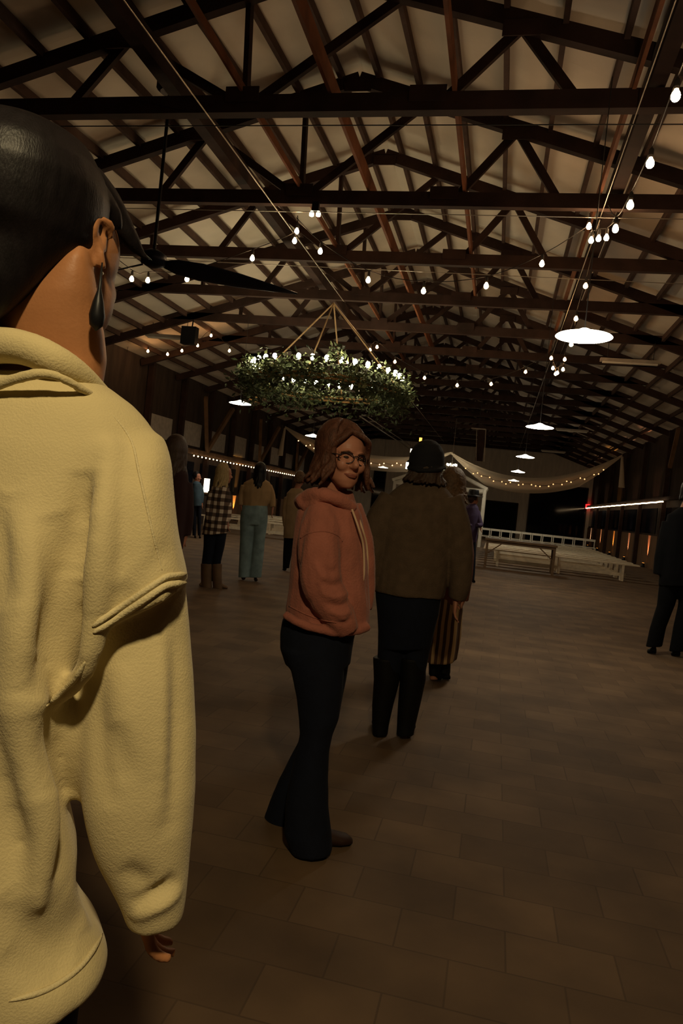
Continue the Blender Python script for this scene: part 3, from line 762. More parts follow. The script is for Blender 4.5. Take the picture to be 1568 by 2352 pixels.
def shoe(mb, heel, toe, wd=.045, ht=.07):
    d = (toe-heel); d.z = 0; L = d.length; d.normalize(); n = V((-d.y, d.x, 0))
    for t, a, h in (): pass
    rings = []
    for t, a, h in ((-.02,.5,.5),(.05,.8,.95),(.2,.85,1.0),(.45,.9,.85),(.7,1.05,.62),(.9,.85,.5),(1.0,.35,.3)):
        z = ht*h/2
        rings.append((V((heel.x, heel.y, 0))+d*L*t+V((0,0,z+.002)), n*wd*a, V((0,0,z))))
    mb.loft(rings, 14)

def person(px, py_foot, c, label):
    p = atZ(px, py_foot, 0)
    return empty('person', p, label, 'person')

# ======== rose-jacket woman, turned to look back
c = 2.78
c = (atZ(720, 1945, 0)-CAM).dot(f_)
f = Px(c); root = person(720, 1935, c, 'woman in rose hooded jacket and flared jeans looking back through glasses')
jk = [(1128,705,812,.07,.02),(1150,690,818,.095,.02),(1180,681,830,.12),(1230,674,838,.135),(1290,668,845,.14),(1350,664,848,.14),(1395,657,850,.14),(1420,656,849,.14,0,1440)]
jn = [(1395,664,828,.13),(1425,648,828,.135,0,1436),(1455,643,816,.135),(1490,643,809,.135),(1525,656,803,.13)]
legN = [(1490,648,790,.085,-.05),(1540,668,790,.085,-.05),(1600,680,786,.08,-.05),(1650,686,778,.072,-.05),(1685,688,764,.066,-.05),(1725,680,756,.064,-.05),(1790,664,753,.068,-.05),(1850,655,754,.075,-.05),(1910,652,762,.085,-.05),(1952,668,764,.09,-.05)]
legF = [(1490,690,806,.085,.06),(1560,690,796,.08,.07),(1640,696,780,.07,.09),(1690,692,760,.064,.11),(1735,668,742,.064,.14),(1790,640,722,.068,.17),(1840,619,706,.074,.2),(1880,606,700,.08,.22,1918)]
body = MB()
f.rows(body, shrink(jk, .86)); f.rows(body, shrink(jn, .9)); f.rows(body, shrink(legN, .8)); f.rows(body, shrink(legF, .8))
hc = f.p(786, 1054, -.02)
vr = f.fw(786, 1054); rt = V((vr.y, -vr.x, 0))
hf = (-vr*.87+rt*.48+V((0,0,.0))).normalized()
hup = (V((0,0,1))+rt*.05).normalized()
Q = head(body, hc, hf, 1.0, hup)
body.tube([f.p(755,1150,.02), f.p(770,1105,0)], [.056,.052], 14)
b = fuse(body, 'body', M['skin'], root, .0042, 3)
lm = MB(); r0, f0, u0 = frame(hf, hup)
lm.tube([Q(-.028,.078,.235), Q(-.014,.094,.224), Q(0,.0985,.226), Q(.014,.094,.224), Q(.028,.078,.235)], [.003,.0055,.005,.0055,.003], 8, sub=4)
lm.tube([Q(-.024,.079,.222), Q(-.010,.0945,.206), Q(.010,.0945,.206), Q(.024,.079,.222)], [.003,.006,.006,.003], 8, sub=4)
lm.build('lips', M['lips'], root, True)
for sx in (-1, 1):
    MB().ell(Q(sx*.031,.083,.508), r0*.012, f0*.010, u0*.006, 12, 8).build('eye', M['eyew'], root, True)
    MB().tube([Q(sx*.012,.0965,.575), Q(sx*.03,.0955,.60), Q(sx*.052,.078,.58)], [.002,.004,.002], 8, sub=4).build('eyebrow', M['hairred'], root, True)
gl = MB()
for sx in (-1, 1):
    ring = [Q(sx*.034+.026*math.cos(a)*(1), .107-.55*abs(sx*.034+.026*math.cos(a))**1.5*4, .49+.085*math.sin(a)) for a in [2*PI*k/20 for k in range(21)]]
    gl.tube(ring, .0019, 6)
    gl.tube([Q(sx*.058,.094,.53), Q(sx*.078,.06,.535), Q(sx*.080,-.01,.55)], .002, 6)
gl.tube([Q(-.010,.108,.53), Q(0,.112,.535), Q(.010,.108,.53)], .002, 6)
gl.build('eyeglasses', M['black'], root, True)
hr = MB(); locks(hr, hc, hf, 1.0, hup, length=.115, flare=.035, az0=54, n=64, r=.0125, wave=.011, seed=3, rx=.092, ry=.112, rz=.116, part=.02)
for k in range(10):   # forehead sweep either side of the parting
    for sx in (-1, 1):
        t_ = k/9
        hr.tube([Q(.015,.05+.04*t_-.02,.985-.03*t_), Q(sx*(.04+.01*t_),.07+.018*t_,.90-.06*t_), Q(sx*.072,.056+.012*t_,.75-.04*t_), Q(sx*.089,.03,.55), Q(sx*.094,.012,.36)], [.009,.010,.010,.011,.010], 8, sub=3)
fuse(hr, 'hair', M['hairred'], root, .0045, 2)
# jacket
j = MB(); f.rows(j, jk)
f.T(j, [(748,1162,38,-.02),(735,1215,46,-.10),(733,1275,47,-.13),(738,1335,46,-.145),(760,1385,42,-.14),(785,1425,33,-.13),(800,1452,24,-.12)], sub=5)
f.T(j, [(795,1170,38,.08),(822,1240,36,.10),(830,1330,34,.10),(826,1400,30,.08)], sub=4)
f.T(j, [(655,1412,9,-.10),(690,1432,10,-.145),(745,1448,10,-.15),(800,1452,10,-.13),(845,1440,9,-.06)], sub=5)
for y0, x0, x1 in ((1345,742,790),(1370,752,800),(1398,765,808),(1420,770,812)):     # rucked sleeve
    f.T(j, [(x0-14,y0+8,5,-.165),(x0+14,y0-2,9,-.185),(x1-14,y0+8,5,-.165)], sub=4)
fuse(j, 'jacket', M['pink'], root, .0055, 5, fold=.0045, fs=(16,16,7))
hd = MB()
f.T(hd, [(812,1168,13,-.05),(780,1148,16,-.09),(745,1136,17,-.10),(715,1140,19,-.06),(695,1152,20,.0),(705,1150,22,.08),(760,1138,20,.12),(805,1150,15,.08)], sub=5)
f.T(hd, [(690,1140,15,-.03),(706,1162,16,-.05),(735,1152,12,-.1)], sub=4)
fuse(hd, 'hood', M['pink'], root, .0055, 4, fold=.004, fs=(22,22,14))
for x, off in ((822,-.06), (830,.0)):
    MB().tube([f.p(x-14,1170,off-.04), f.p(x+2,1215,off-.05), f.p(x+12,1255,off-.02), f.p(x+14,1310,off-.01), f.p(x+11,1335,off-.01)], .0042, 8, sub=5).build('drawstring', M['drawstr'], root, True)
crease(bpy.data.objects['jacket'], [([(735,1335),(765,1345),(790,1335)], .010, -.010), ([(735,1360),(770,1372),(800,1360)], .008, .008), ([(745,1385),(780,1392),(805,1380)], .009, -.011), ([(755,1405),(785,1412),(808,1402)], .007, .008), ([(765,1428),(790,1432),(808,1420)], .007, -.008),
    ([(705,1180),(690,1260),(684,1340)], .012, -.008), ([(792,1230),(786,1300),(800,1370),(816,1430)], .008, -.008), ([(740,1300),(760,1312),(775,1306)], .008, -.007), ([(720,1285),(738,1322),(752,1330)], .008, .006), ([(700,1400),(720,1370),(728,1340)], .010, -.006)])
mwj = bpy.data.objects['jacket']; bvh = BVHTree.FromPolygons([v.co for v in mwj.data.vertices], [tuple(p.vertices) for p in mwj.data.polygons])
for pl in ([(690,1236),(712,1224),(745,1220),(775,1230),(786,1244)], [(664,1392),(700,1410),(740,1424),(772,1430)]):
    ps, _ = spline([V((x, y, 0)) for x, y in pl], [1]*len(pl), 6); q = []
    for p_ in ps:
        h = bvh.ray_cast(CAM, ray(p_.x, p_.y).normalized())
        if h[0] is not None: q.append(h[0])
    MB().tube(q, .0028, 6).build('jacket_seam', M['pink'], root, True)
tr = MB(); f.rows(tr, jn); f.rows(tr, legN); f.rows(tr, legF)
fuse(tr, 'flared_jeans', M['denimdk'], root, .0065, 5, fold=.003, fs=(12,12,5))
for nm, heel, toe in (('shoe', atZ(700,1944,0), atZ(806,1938,0)), ('shoe', atZ(650,1890,0), atZ(712,1895,0))):
    sh = MB(); shoe(sh, heel, toe, .043, .075); sh.build(nm, M['shoebr'], root, True)

# ======== brown-sweater person with black cap
c = 4.28
c = (atZ(905, 1692, 0)-CAM).dot(f_)
f = Px(c); root = person(905, 1690, c, 'person in black knit cap, brown sweater and tall black boots seen from behind')
sw = [(1098,945,1012,.07),(1118,912,1024,.10),(1140,890,1040,.13),(1170,874,1046,.15),(1220,868,1046,.155),(1280,864,1040,.155),(1330,858,1030,.16),(1356,858,1018,.16,0,1374)]
tr = [(1340,862,1014,.14),(1370,862,1014,.14),(1410,866,1008,.145),(1450,868,997,.14),(1485,868,990,.13)]
lL = [(1440,868,940,.09),(1500,867,930,.085),(1560,862,915,.07),(1620,857,900,.06),(1660,855,892,.05),(1685,855,890,.05)]
lR = [(1440,922,1000,.09),(1500,926,986,.085),(1560,922,974,.07),(1620,916,962,.06),(1660,912,953,.05),(1690,910,950,.05)]
body = MB(); f.rows(body, shrink(sw, .85)); f.rows(body, shrink(tr, .88)); f.rows(body, shrink(lL, .82)); f.rows(body, shrink(lR, .82))
vr = f.fw(980,1060); hc = f.p(980,1066)
Q = head(body, hc, (vr*.97+V((.2,0,0))).normalized(), 1.02)
body.tube([f.p(976,1130), f.p(980,1095)], [.06,.058], 14)
hand(body, f.p(1047,1372,-.02), f.p(1044,1400,-.02)-f.p(1047,1372,-.02), vr.cross(V((0,0,1)))*-1, 1, .95, .35)
fuse(body, 'body', M['skin'], root, .0055, 3)
s_ = MB(); f.rows(s_, sw)
f.T(s_, [(905,1150,38),(872,1200,35,-.02),(858,1260,33,-.03),(853,1310,30,-.02),(868,1345,24,.02)], sub=4)
f.T(s_, [(1025,1150,38),(1047,1210,33,-.02),(1054,1280,31,-.03),(1056,1340,26,-.03),(1049,1376,19,-.02)], sub=4)
fuse(s_, 'sweater', M['brownknit'], root, .007, 5, fold=.006, fs=(10,10,5))
t_ = MB(); f.rows(t_, tr); f.rows(t_, lL[:4]); f.rows(t_, lR[:4]); fuse(t_, 'jeans', M['denimdk'], root, .008, 4)
for rr_, he, to in ((lL, (872,1692), (868,1664)), (lR, (930,1697), (938,1672))):
    bt = MB()
    f.rows(bt, [(1508,rr_[2][1]-6,rr_[2][2]+4,.085),(1560,rr_[2][1]-4,rr_[2][2]+4,.08),(1620,rr_[3][1]-3,rr_[3][2]+3,.066),(1665,rr_[4][1]-1,rr_[4][2]+1,.055),(1688,rr_[5][1],rr_[5][2],.055)])
    shoe(bt, atZ(*he, 0), atZ(*to, 0)+vr*.02, .047, .09)
    fuse(bt, 'boot', M['boot'], root, .008, 3)
cp = MB(); f.rows(cp, [(1076,938,1020,.112),(1060,938,1021,.116),(1040,941,1020,.115),(1024,950,1012,.098),(1014,963,1001,.06),(1010,975,990,.02)][::-1])
f.T(cp, [(938,1074,5,0),(960,1080,5,-.11),(1000,1080,5,-.11),(1021,1074,5,0)], sub=4)
fuse(cp, 'knit_cap', M['capcloth'], root, .006, 3)
hr = MB(); locks(hr, hc-V((0,0,.03)), (vr*.97+V((.2,0,0))).normalized(), 1.0, length=.10, flare=.045, az0=70, n=56, r=.013, wave=.008, seed=21, rx=.080, ry=.088, rz=.085)
fuse(hr, 'hair', M['hairbrn'], root, .006, 2)

# ======== generic standing figures further off
def figure(c, foot, label, top, legs, headspec, sleeves=(), topm='tan', legm='denimdk', hem=None, skirt=None, shoes='boot', hair=None, hairm='hairbrn', hands=(), vox=.009, extra=None, topname='shirt', legname='trousers', hatted=False):
    c = (atZ(foot[0], foot[1], 0)-CAM).dot(f_)
    f = Px(c); root = person(foot[0], foot[1], c, label)
    body = MB(); f.rows(body, shrink(top, .85))
    for lg in legs: f.rows(body, shrink(lg[0], .82))
    hx, hy, yaw, hs = headspec
    vr = f.fw(hx, hy); rt = V((vr.y, -vr.x, 0))
    hf = (vr*math.cos(math.radians(yaw))+rt*math.sin(math.radians(yaw))).normalized()
    hc = f.p(hx, hy)
    Q = head(body, hc, hf, hs)
    tm = top[0]; body.tube([f.p((tm[1]+tm[2])/2, tm[0]+6), hc-V((0,0,.05))], [.055,.05], 12)
    for (x0,y0,x1,y1,off) in hands: hand(body, f.p(x0,y0,off), f.p(x1,y1,off)-f.p(x0,y0,off), rt*-1, 1, .95, .3)
    fuse(body, 'body', M['skin'], root, .0065, 3)
    s = MB(); f.rows(s, top)
    for sl in sleeves: f.T(s, sl, sub=4)
    fuse(s, topname, M[topm], root, vox, 4, fold=.006, fs=(10,10,5))
    if legm:
        s = MB()
        for lg in legs: f.rows(s, lg[0])
        if hem: f.rows(s, hem)
        fuse(s, legname, M[legm], root, vox, 4, fold=.003)
    if skirt:
        s = MB(); f.rows(s, skirt); fuse(s, 'skirt', M['skirt'], root, vox, 3, fold=.012, fs=(14,14,1))
    for lg in legs:
        if lg[1]:
            s = MB(); he, to = lg[1]; o_ = lg[0][0][4] if len(lg[0][0]) > 4 else 0
            shoe(s, f.p(*he, o_), f.p(*to, o_)+vr*.02, .047, .085)
            if len(lg) > 2: f.rows(s, lg[2])
            fuse(s, 'boot' if 'boot' in shoes else 'shoe', M[shoes], root, .008, 3)
    if hair:
        s = MB(); locks(s, hc, hf, hs, **hair); fuse(s, 'hair', M[hairm], root, .007, 2)
    if extra: extra(f, root, Q, hc, hf, hs)
    return root

# skirt woman behind the sweater
figure(5.75, (995,1562), 'curly-haired woman in striped skirt and ankle boots mostly hidden by the brown sweater',
    [(1150,1015,1052,.07),(1172,992,1068,.11),(1215,986,1072,.13),(1280,990,1068,.125),(1340,990,1060,.13),(1388,986,1060,.14)],
    [([(1400,985,1022,.07),(1500,982,1012,.05),(1560,984,1010,.045)], ((992,1566),(1012,1556)), [(1508,984,1013,.055),(1550,984,1011,.055)]),
     ([(1400,1015,1050,.07,.05),(1480,1010,1038,.05,.05),(1535,1008,1034,.045,.05)], ((1015,1545),(1034,1538)), [(1490,1008,1036,.055,.05),(1546,1008,1034,.055,.05)])],
    (1040,1118,25,1.0), [[(1056,1185,20),(1068,1250,18,-.02),(1070,1320,16,-.02),(1062,1380,13,-.02)]], 'rust', None, skirt=[(1370,985,1058,.14),(1400,980,1062,.16),(1460,976,1058,.18),(1515,972,1048,.2)],
    hair=dict(length=.13, flare=.03, az0=60, n=56, r=.014, wave=.022, seed=9, curl=14, rx=.09, ry=.11, rz=.12), hairm='haircrl', hands=[(1061,1384,1050,1410,-.02)], topname='blouse')
# man with hat
def hat(f, root, Q, hc, hf, hs):
    m = MB(); r0, f0, u0 = frame(hf)
    top_ = hc+u0*.085
    m.lathe(top_, [(.105,-.01),(.107,.03),(.1,.09),(.09,.12),(.05,.11),(.01,.105)], 20)
    m.loft([(top_+u0*dz, r0*a, f0*b) for dz, a, b in ((-.012,.10,.12),(-.016,.17,.19),(-.006,.172,.192),(.006,.1,.12))], 24)
    fuse(m, 'brimmed_hat', M['black'], root, .008, 2)
figure(14.3, (1081,1338), 'man in dark brimmed hat and purple shirt standing beside the white arbor',
    [(1157,1078,1092,.08),(1166,1068,1098,.12),(1185,1066,1101,.14),(1215,1067,1097,.13),(1246,1068,1094,.13)],
    [([(1240,1068,1082,.09),(1290,1068,1080,.07),(1332,1070,1079,.05)], ((1075,1340),(1079,1334))), ([(1240,1080,1094,.09),(1290,1080,1092,.07),(1332,1080,1089,.05)], ((1084,1340),(1090,1334)))],
    (1086,1148,60,1.0), [[(1096,1174,6),(1101,1195,6,-.05),(1104,1206,5.5,-.1),(1094,1206,5,-.2)],[(1070,1174,6),(1069,1200,6,-.05),(1080,1210,5,-.15)]], 'purple', 'denimdk', hair=dict(length=.02, flare=0, az0=70, n=30, r=.01, wave=0, seed=4), hands=[(1102,1207,1103,1214,-.12)], extra=hat)
# plaid shirt woman
figure(9.2, (490,1350), 'blond woman in long black and white plaid shirt and tall brown boots',
    [(1108,498,520,.08),(1118,486,526,.12),(1140,479,528,.14),(1170,473,529,.145),(1200,468,527,.15),(1228,463,523,.155,0,1224)],
    [([(1215,468,502,.09),(1255,467,494,.08),(1290,463,489,.07),(1335,461,486,.055)], ((470,1354),(458,1346)), [(1294,461,489,.075),(1320,461,487,.07),(1354,462,486,.06)]),
     ([(1215,492,522,.09),(1255,490,516,.08),(1290,485,508,.07),(1335,488,510,.055)], ((496,1352),(524,1344)), [(1294,485,510,.075),(1320,486,509,.07),(1353,489,511,.06)])],
    (515,1090,68,1.0), [[(488,1130,11,-.03),(481,1165,10,-.08),(484,1200,9,-.1)],[(519,1130,11,.02),(522,1165,10,.0),(522,1195,8,-.04)]], 'plaid', 'denimdk', shoes='bootbr',
    hair=dict(length=.21, flare=.015, az0=72, n=44, r=.012, wave=.012, seed=5), hairm='hairbld', topname='plaid_shirt', hands=[(522,1197,523,1207,-.04)])
# tan top / light jeans woman
figure(10.5, (572,1334), 'dark-haired woman in tan top and pale blue jeans seen from behind',
    [(1098,580,604,.08),(1108,560,620,.11),(1128,553,626,.13),(1148,555,622,.125),(1166,558,612,.12)],
    [([(1165,556,590,.11),(1195,551,586,.12),(1235,551,582,.09),(1290,549,575,.07),(1326,547,572,.065)], ((556,1336),(560,1328))),
     ([(1165,580,614,.11),(1195,580,615,.12),(1235,580,609,.09),(1290,575,604,.07),(1326,570,600,.065)], ((584,1338),(590,1330)))],
    (597,1086,5,1.0), [[(562,1116,9),(555,1140,8.5),(553,1160,7.5)],[(616,1116,9),(624,1140,8.5),(626,1165,7,-.02)]], 'tan', 'denimlt', hem=[(1160,556,614,.12),(1180,552,615,.135),(1205,551,612,.13)], shoes='shoebr',
    hair=dict(length=.23, flare=.02, az0=60, n=40, r=.013, wave=.006, seed=6), hairm='hairblk', hands=[(626,1168,623,1186,-.02),(554,1162,556,1178,0)], legname='jeans')
# beige figure
figure(12.4, (655,1311), 'person in beige knit top and dark trousers half hidden behind the rose jacket',
    [(1122,668,692,.08),(1132,658,702,.11),(1160,653,704,.13),(1200,652,704,.13),(1236,650,702,.13)],
    [([(1225,652,676,.08),(1270,650,670,.06),(1305,649,664,.05)], ((656,1313),(650,1306))), ([(1225,676,700,.08,.1),(1270,672,692,.06,.1),(1300,670,686,.05,.1)], ((680,1308),(676,1300)))],
    (688,1102,15,1.0), [[(660,1142,8),(655,1175,8),(656,1208,6.5)]], 'beige', 'blackcloth', hair=dict(length=.06, flare=0, az0=65, n=36, r=.012, wave=.008, seed=8), hairm='haircrl', hands=[(656,1211,657,1222,0)], topname='knit_top')
# maroon figure by the hoodie shoulder
figure(6.0, (405,1480), 'person with long brown hair in dark maroon top half hidden by the cream hoodie',
    [(1075,385,425,.08),(1090,365,432,.12),(1130,358,434,.14),(1180,360,430,.14),(1230,355,424,.14),(1262,352,420,.14)],
    [([(1250,355,388,.09),(1340,358,384,.07),(1460,358,380,.05)], ((368,1482),(378,1472))), ([(1250,386,418,.09),(1340,382,408,.07),(1460,380,402,.05)], ((390,1486),(402,1476)))],
    (404,1042,20,1.0), [[(426,1110,17),(431,1170,15),(426,1230,12)]], 'maroon', 'blackcloth', hair=dict(length=.2, flare=.02, az0=60, n=44, r=.013, wave=.012, seed=11), hairm='hairbrn', hands=[(425,1236,418,1256,0)], topname='long_top')
# blue shirt figure
figure(17.6, (450,1236), 'distant person in blue shirt and jeans standing by the bar counter',
    [(1105,446,456,.08),(1111,441,462,.11),(1130,439,464,.13),(1162,441,463,.12)],
    [([(1155,441,452,.08),(1195,441,451,.07),(1230,442,450,.05)], ((446,1237),(450,1233))), ([(1155,452,463,.08),(1195,453,462,.07),(1230,454,461,.05)], ((457,1237),(461,1233)))],
    (452,1096,110,1.0), [[(461,1116,4),(465,1135,3.6),(464,1155,3)],[(443,1116,4),(440,1135,3.6),(441,1155,3)]], 'blueshirt', 'denimdk', hair=dict(length=.02, flare=0, az0=75, n=30, r=.01, wave=0, seed=12), hairm='hairblk', hands=[(464,1156,464,1163,0)])
# black figure at the frame edge
figure(8.9, (1530,1505), 'person all in black with wide dark trousers at the edge of the open floor',
    [(1165,1560,1584,.09),(1182,1532,1606,.13),(1230,1522,1616,.15),(1290,1518,1616,.16),(1345,1512,1618,.16)],
    [([(1330,1514,1566,.11),(1390,1508,1550,.1),(1440,1492,1530,.09),(1485,1482,1520,.09)], ((1506,1496),(1486,1492))), ([(1330,1562,1616,.11),(1390,1556,1606,.1),(1440,1545,1590,.09),(1495,1536,1580,.09)], ((1560,1508),(1540,1504)))],
    (1584,1132,15,1.0), [[(1536,1200,16),(1522,1260,15),(1512,1320,13)],[(1602,1200,16),(1614,1260,15),(1616,1320,13)]], 'blackcloth', 'blackcloth', hair=dict(length=.1, flare=.01, az0=60, n=36, r=.013, wave=.004, seed=13), hairm='hairblk', hands=[(1545,1290,1550,1312,-.02),(1588,1290,1586,1312,-.02)], topname='coat')

# ======== foreground: cream hoodie
c = .82
f = Px(c); root = empty('person', V((f.p(-40,1500).x, f.p(-40,1500).y, 0)), 'black-haired person in oversized cream hoodie nearest the camera, back turned', 'person')
vr = f.fw(60, 900); rt = V((vr.y, -vr.x, 0))
to = [(862,-70,185,.06,-.01),(890,-140,245,.085),(930,-215,305,.105),(975,-270,345,.115),(1030,-300,362,.125),(1100,-310,360,.132),(1200,-312,345,.138),(1320,-315,300,.142),(1440,-318,225,.146),(1560,-322,165,.148),(1680,-326,140,.15),(1790,-330,148,.152),(1870,-333,168,.154),(1930,-335,182,.155),(1990,-337,172,.155),(2040,-338,176,.152),(2085,-338,200,.15),(2125,-337,230,.148),(2160,-335,246,.147),(2190,-330,242,.144)]
leg1 = [(2180,-30,190,.09),(2500,-60,150,.085),(2900,-110,70,.075),(3300,-160,-20,.06),(3700,-190,-100,.05)]
leg2 = [(2180,-270,-40,.09,.0),(2500,-290,-80,.085),(2900,-320,-140,.075),(3300,-350,-210,.06),(3700,-370,-280,.05)]
body = MB(); f.rows(body, shrink(to, .85)); f.rows(body, leg1); f.rows(body, leg2)
f.rows(body, [(900,-50,235,.06),(830,-45,246,.062),(770,-44,240,.064,-.006),(730,-20,232,.064,-.010),(690,18,226,.060,-.016),(650,62,220,.052,-.022),(610,108,212,.042,-.028),(575,150,204,.026,-.034)])
f.T(body, [(320,1080,70,0),(330,1300,70,-.01),(335,1600,66,-.02),(345,1900,56,-.02),(352,1965,44,-.01)], sub=4)
hf = (vr*math.cos(math.radians(37))+rt*math.sin(math.radians(37))+V((0,0,-.02))).normalized()
hc = f.p(80, 568, 0)
Q = head(body, hc, hf, 1.02, V((0,0,1)))
r0, f0, u0 = frame(hf)
f.T(body, [(226,556,7,-.034),(219,530,8,-.036),(226,511,8.5,-.034),(242,506,8.5,-.028),(255,518,8,-.02),(257,538,6.5,-.014),(248,556,5,-.016)], sub=4)
f.T(body, [(224,548,7,-.034),(229,575,8.5,-.034),(234,600,9,-.031),(238,622,8,-.028)], sub=4)
f.T(body, [(238,528,5,-.024),(241,550,6,-.024),(240,580,6,-.026)], sub=4)
body.ell(Q(.036,.040,.34), r0*.034, f0*.052, u0*.062, 18, 12)
body.tube([Q(.058,-.005,.34), Q(.046,.03,.2), Q(.02,.062,.1)], [.02,.026,.022], 14, sub=4)
body.ell(Q(.05,.035,.55), r0*.024, f0*.045, u0*.05, 16, 10)
hand(body, f.p(352,1952,-.01), f.p(330,2110,0)-f.p(352,1952,-.01), rt*-1, 1, .9, .5)
fuse(body, 'body', M['skinfg'], root, .0038, 3)
# hair
hr = MB(); r0, f0, u0 = frame(hf)
rings = []
for t, cy, ry, rx in [(.0,-.080,.008,.015),(.10,-.076,.022,.034),(.21,-.070,.036,.048),(.30,-.060,.048,.058),(.40,-.045,.064,.074)]+[(t, cy-.030, ry*.86+.012, rx+.013) for t, cy, ry, rx in HT[5:]]+[(1.035,-.040,.012,.012)]:
    rings.append((Q(0, cy, t if t < .9 else t+.02), r0*rx*1.06, f0*ry*1.06))
hr.loft(rings, 36)
f.T(hr, [(200,400,34,.02),(240,455,36,.04),(270,505,32,.055),(298,548,24,.065),(322,580,13,.075),(347,600,3,.08)], sub=4)
f.T(hr, [(225,440,26,-.0),(262,490,18,.01),(270,530,12,.02)], sub=4)
fuse(hr, 'hair', M['hairblk'], root, .004, 6)
# hoodie
ho = MB(); f.rows(ho, to, 40)
f.rows(ho, [(1000,215,378,.06,-.01),(1060,222,394,.078,-.02),(1130,220,400,.088,-.026),(1220,210,412,.092,-.03),(1330,202,428,.09,-.032,1290),(1438,202,437,.086,-.034,1336)], 30)
f.T(ho, [(322,1230,92,-.02),(324,1400,106,-.025),(321,1550,119,-.03),(320,1690,126,-.03),(322,1820,124,-.03),(332,1910,110,-.03),(346,1990,90,-.03),(355,2050,76,-.03),(358,2095,66,-.03),(357,2125,60,-.03)], n=30, sub=5)
# back folds that fall from the shoulder blade to the armhole
f.T(ho, [(255,1020,30,-.085),(240,1180,34,-.108),(228,1320,34,-.116),(214,1450,32,-.115),(195,1530,28,-.11),(152,1590,22,-.09),(108,1622,14,-.085)], sub=5)
f.T(ho, [(0,1080,30,-.10),(40,1250,44,-.116),(52,1420,48,-.122),(50,1560,50,-.124),(58,1680,50,-.122),(78,1800,48,-.116),(96,1900,40,-.112),(88,2000,32,-.112),(80,2100,18,-.112)], sub=5)
f.T(ho, [(-60,1300,40,-.11),(-90,1500,56,-.11),(-110,1750,60,-.11),(-110,2000,50,-.10)], sub=5)
f.T(ho, [(150,1560,26,-.05),(165,1640,32,-.05),(178,1740,30,-.045),(185,1830,20,-.03)], sub=4)
hoodie = fuse(ho, 'hoodie', M['hoodie'], root, .0045, 28, fold=.0035, fs=(11,11,4))
crease(hoodie, [
    ([(238,1060),(232,1180),(226,1300),(216,1420)], .011, .007), ([(192,1080),(188,1160),(182,1250),(172,1330)], .009, -.013), ([(176,1300),(150,1400),(120,1480),(90,1560),(78,1610)], .016, -.012),
    ([(20,1120),(70,1230),(82,1360),(62,1480),(58,1590)], .014, .010), ([(120,1180),(136,1240),(130,1320),(108,1420),(88,1500)], .011, -.012),
    ([(8,1130),(0,1260),(14,1400)], .014, -.010), ([(14,1640),(16,1800),(34,1960),(50,2060)], .018, -.006),
    ([(0,2060),(50,2130),(110,2185),(170,2205)], .013, -.011), ([(150,2040),(175,2090),(200,2140)], .012, .007), ([(10,2190),(80,2240),(150,2240)], .010, -.006),
    ([(372,1440),(378,1600),(376,1760),(366,1900)], .008, .006), ([(400,1430),(404,1600),(400,1760),(388,1930)], .010, -.008),
    ([(232,1500),(226,1620),(232,1750),(256,1860)], .010, -.006), ([(275,1520),(300,1680),(300,1800)], .014, .005), ([(262,1660),(285,1740),(290,1800)], .010, -.006),
    ([(300,2110),(340,2092),(385,2070),(420,2040)], .006, .006), ([(305,2080),(340,2064),(380,2040),(405,2010)], .007, -.009), ([(280,1990),(320,2020),(345,2040)], .009, -.006),
    ([(112,1620),(116,1680),(118,1750),(122,1830)], .020, -.010), ([(300,1330),(350,1285),(400,1265)], .010, -.004), ([(250,1350),(300,1310),(360,1260)], .008, .004)])
hd = MB()
f.T(hd, [(-150,835,30,-.01),(-60,800,40,-.055),(40,797,40,-.075),(120,826,37,-.075),(185,864,30,-.05),(232,905,22,-.015),(262,928,10,.01)], sub=6)
f.T(hd, [(-150,905,12,-.07),(-40,893,15,-.092),(40,868,14,-.104),(100,858,13,-.106),(150,872,12,-.098),(205,905,10,-.07),(235,922,8,-.03)], sub=5)
fuse(hd, 'hood', M['hoodie'], root, .004, 4, fold=.002, fs=(14,14,10))
# ribbed armhole seam laid on the cloth
dg = bpy.context.evaluated_depsgraph_get()
mw = hoodie.location + root.location
bvh = BVHTree.FromPolygons([v.co+mw for v in hoodie.data.vertices], [tuple(p.vertices) for p in hoodie.data.polygons])
def onto(px, py):
    d = ray(px, py).normalized(); h = bvh.ray_cast(CAM, d)
    return h[0] if h[0] is not None else None
def seam(pts, r, name, n=8):
    ps, _ = spline([V((x, y, 0)) for x, y in pts], [1]*len(pts), 8)
    out = [onto(p.x, p.y) for p in ps]; out = [o for o in out if o is not None]
    if len(out) > 3:
        # drop jumps in depth
        keep = [out[0]]
        for o in out[1:]:
            if (o-keep[-1]).length < .06: keep.append(o)
        m_ = len(keep); MB().tube(keep, [r*min(1, .25+.75*min(i, m_-1-i)/5) for i in range(m_)], n).build(name, M['hoodseam'], root, True)
seam([(428,1318),(405,1322),(380,1326),(340,1352),(290,1386),(245,1415),(212,1440)], .0034, 'armhole_seam')
seam([(430,1338),(402,1342),(376,1348),(340,1372),(292,1404),(250,1430),(214,1454)], .0040, 'armhole_seam')
seam([(196,1520),(170,1562),(140,1590),(106,1622)], .0034, 'armhole_seam')
seam([(256,950),(300,1010),(320,1090),(338,1170),(356,1250),(372,1310)], .0014, 'yoke_seam')
seam([(246,2118),(225,2165),(180,2225),(110,2272),(20,2300)], .003, 'hem_seam')
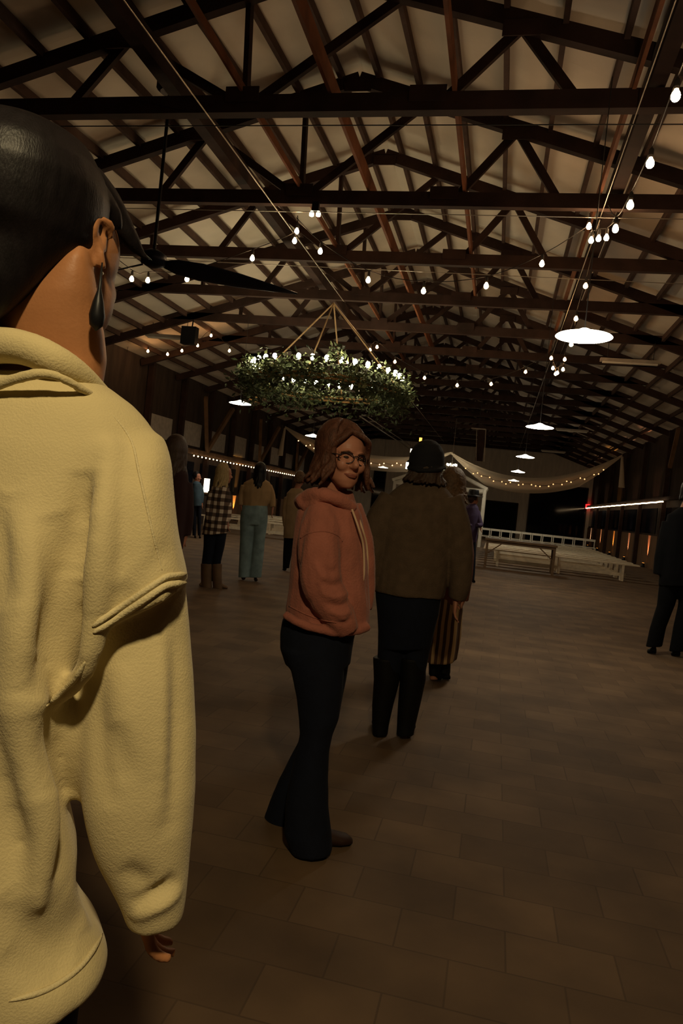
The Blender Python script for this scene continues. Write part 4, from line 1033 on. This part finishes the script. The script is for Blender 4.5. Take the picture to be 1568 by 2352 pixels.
# earring
ea = MB(); ea.lathe(f.p(224,712,-.062), [(.001,-.022),(.007,-.016),(.0085,-.006),(.006,.008),(.002,.022),(.0008,.05)], 12); ea.build('earring', M['black'], root, True)
st = MB(); st.ell(f.p(234,628,-.05), V((.002,0,0)), V((0,.002,0)), V((0,0,.002)), 8, 6); st.build('ear_stud', M['steel'], root, True)
t_ = MB(); f.rows(t_, [tuple([r[0], r[1]-8, r[2]+8, r[3]+.008]+list(r[4:])) for r in leg1]); f.rows(t_, [tuple([r[0], r[1]-8, r[2]+8, r[3]+.008]+list(r[4:])) for r in leg2])
fuse(t_, 'trousers', M['blackcloth'], root, .008, 3)
for lg in (leg1, leg2):
    r0 = f.R(*lg[-1]); hl = V((r0[0].x, r0[0].y, 0)); s = MB(); shoe(s, hl-vr*.03, hl+vr*.2, .045, .08); s.build('shoe', M['boot'], root, True)

# ---------------------------------------------------------------- light and view
wd = bpy.data.worlds.new('night'); S.world = wd; wd.use_nodes = True
wd.node_tree.nodes['Background'].inputs[0].default_value = (.5,.42,.36,1); wd.node_tree.nodes['Background'].inputs[1].default_value = .012
def lamp(name, loc, e, colr, size, spot=None, tgt=None, blend=.5):
    l = bpy.data.lights.new(name, 'SPOT' if spot else 'POINT'); l.energy = e; l.color = colr; l.shadow_soft_size = size
    o = bpy.data.objects.new(name, l); COL.objects.link(o); o.location = loc
    if spot:
        l.spot_size = math.radians(spot); l.spot_blend = blend
        o.rotation_euler = (V(tgt)-V(loc)).to_track_quat('-Z', 'Y').to_euler()
    return o
# the house lamp behind the camera that lights the hoodie
lamp('house_lamp', (.32, -.8, 3.12), 185, (1,.78,.42), .09, 105, (-.3, 1.2, .9), .5)
S.view_settings.view_transform = 'Standard'; S.view_settings.look = 'None'
S.view_settings.exposure = 0; S.view_settings.gamma = 1; S.view_settings.use_curve_mapping = False
S.cycles.use_denoising = True
S.cycles.use_light_tree = True
S.cycles.max_bounces = 5; S.cycles.diffuse_bounces = 3
S.cycles.sample_clamp_indirect = 3
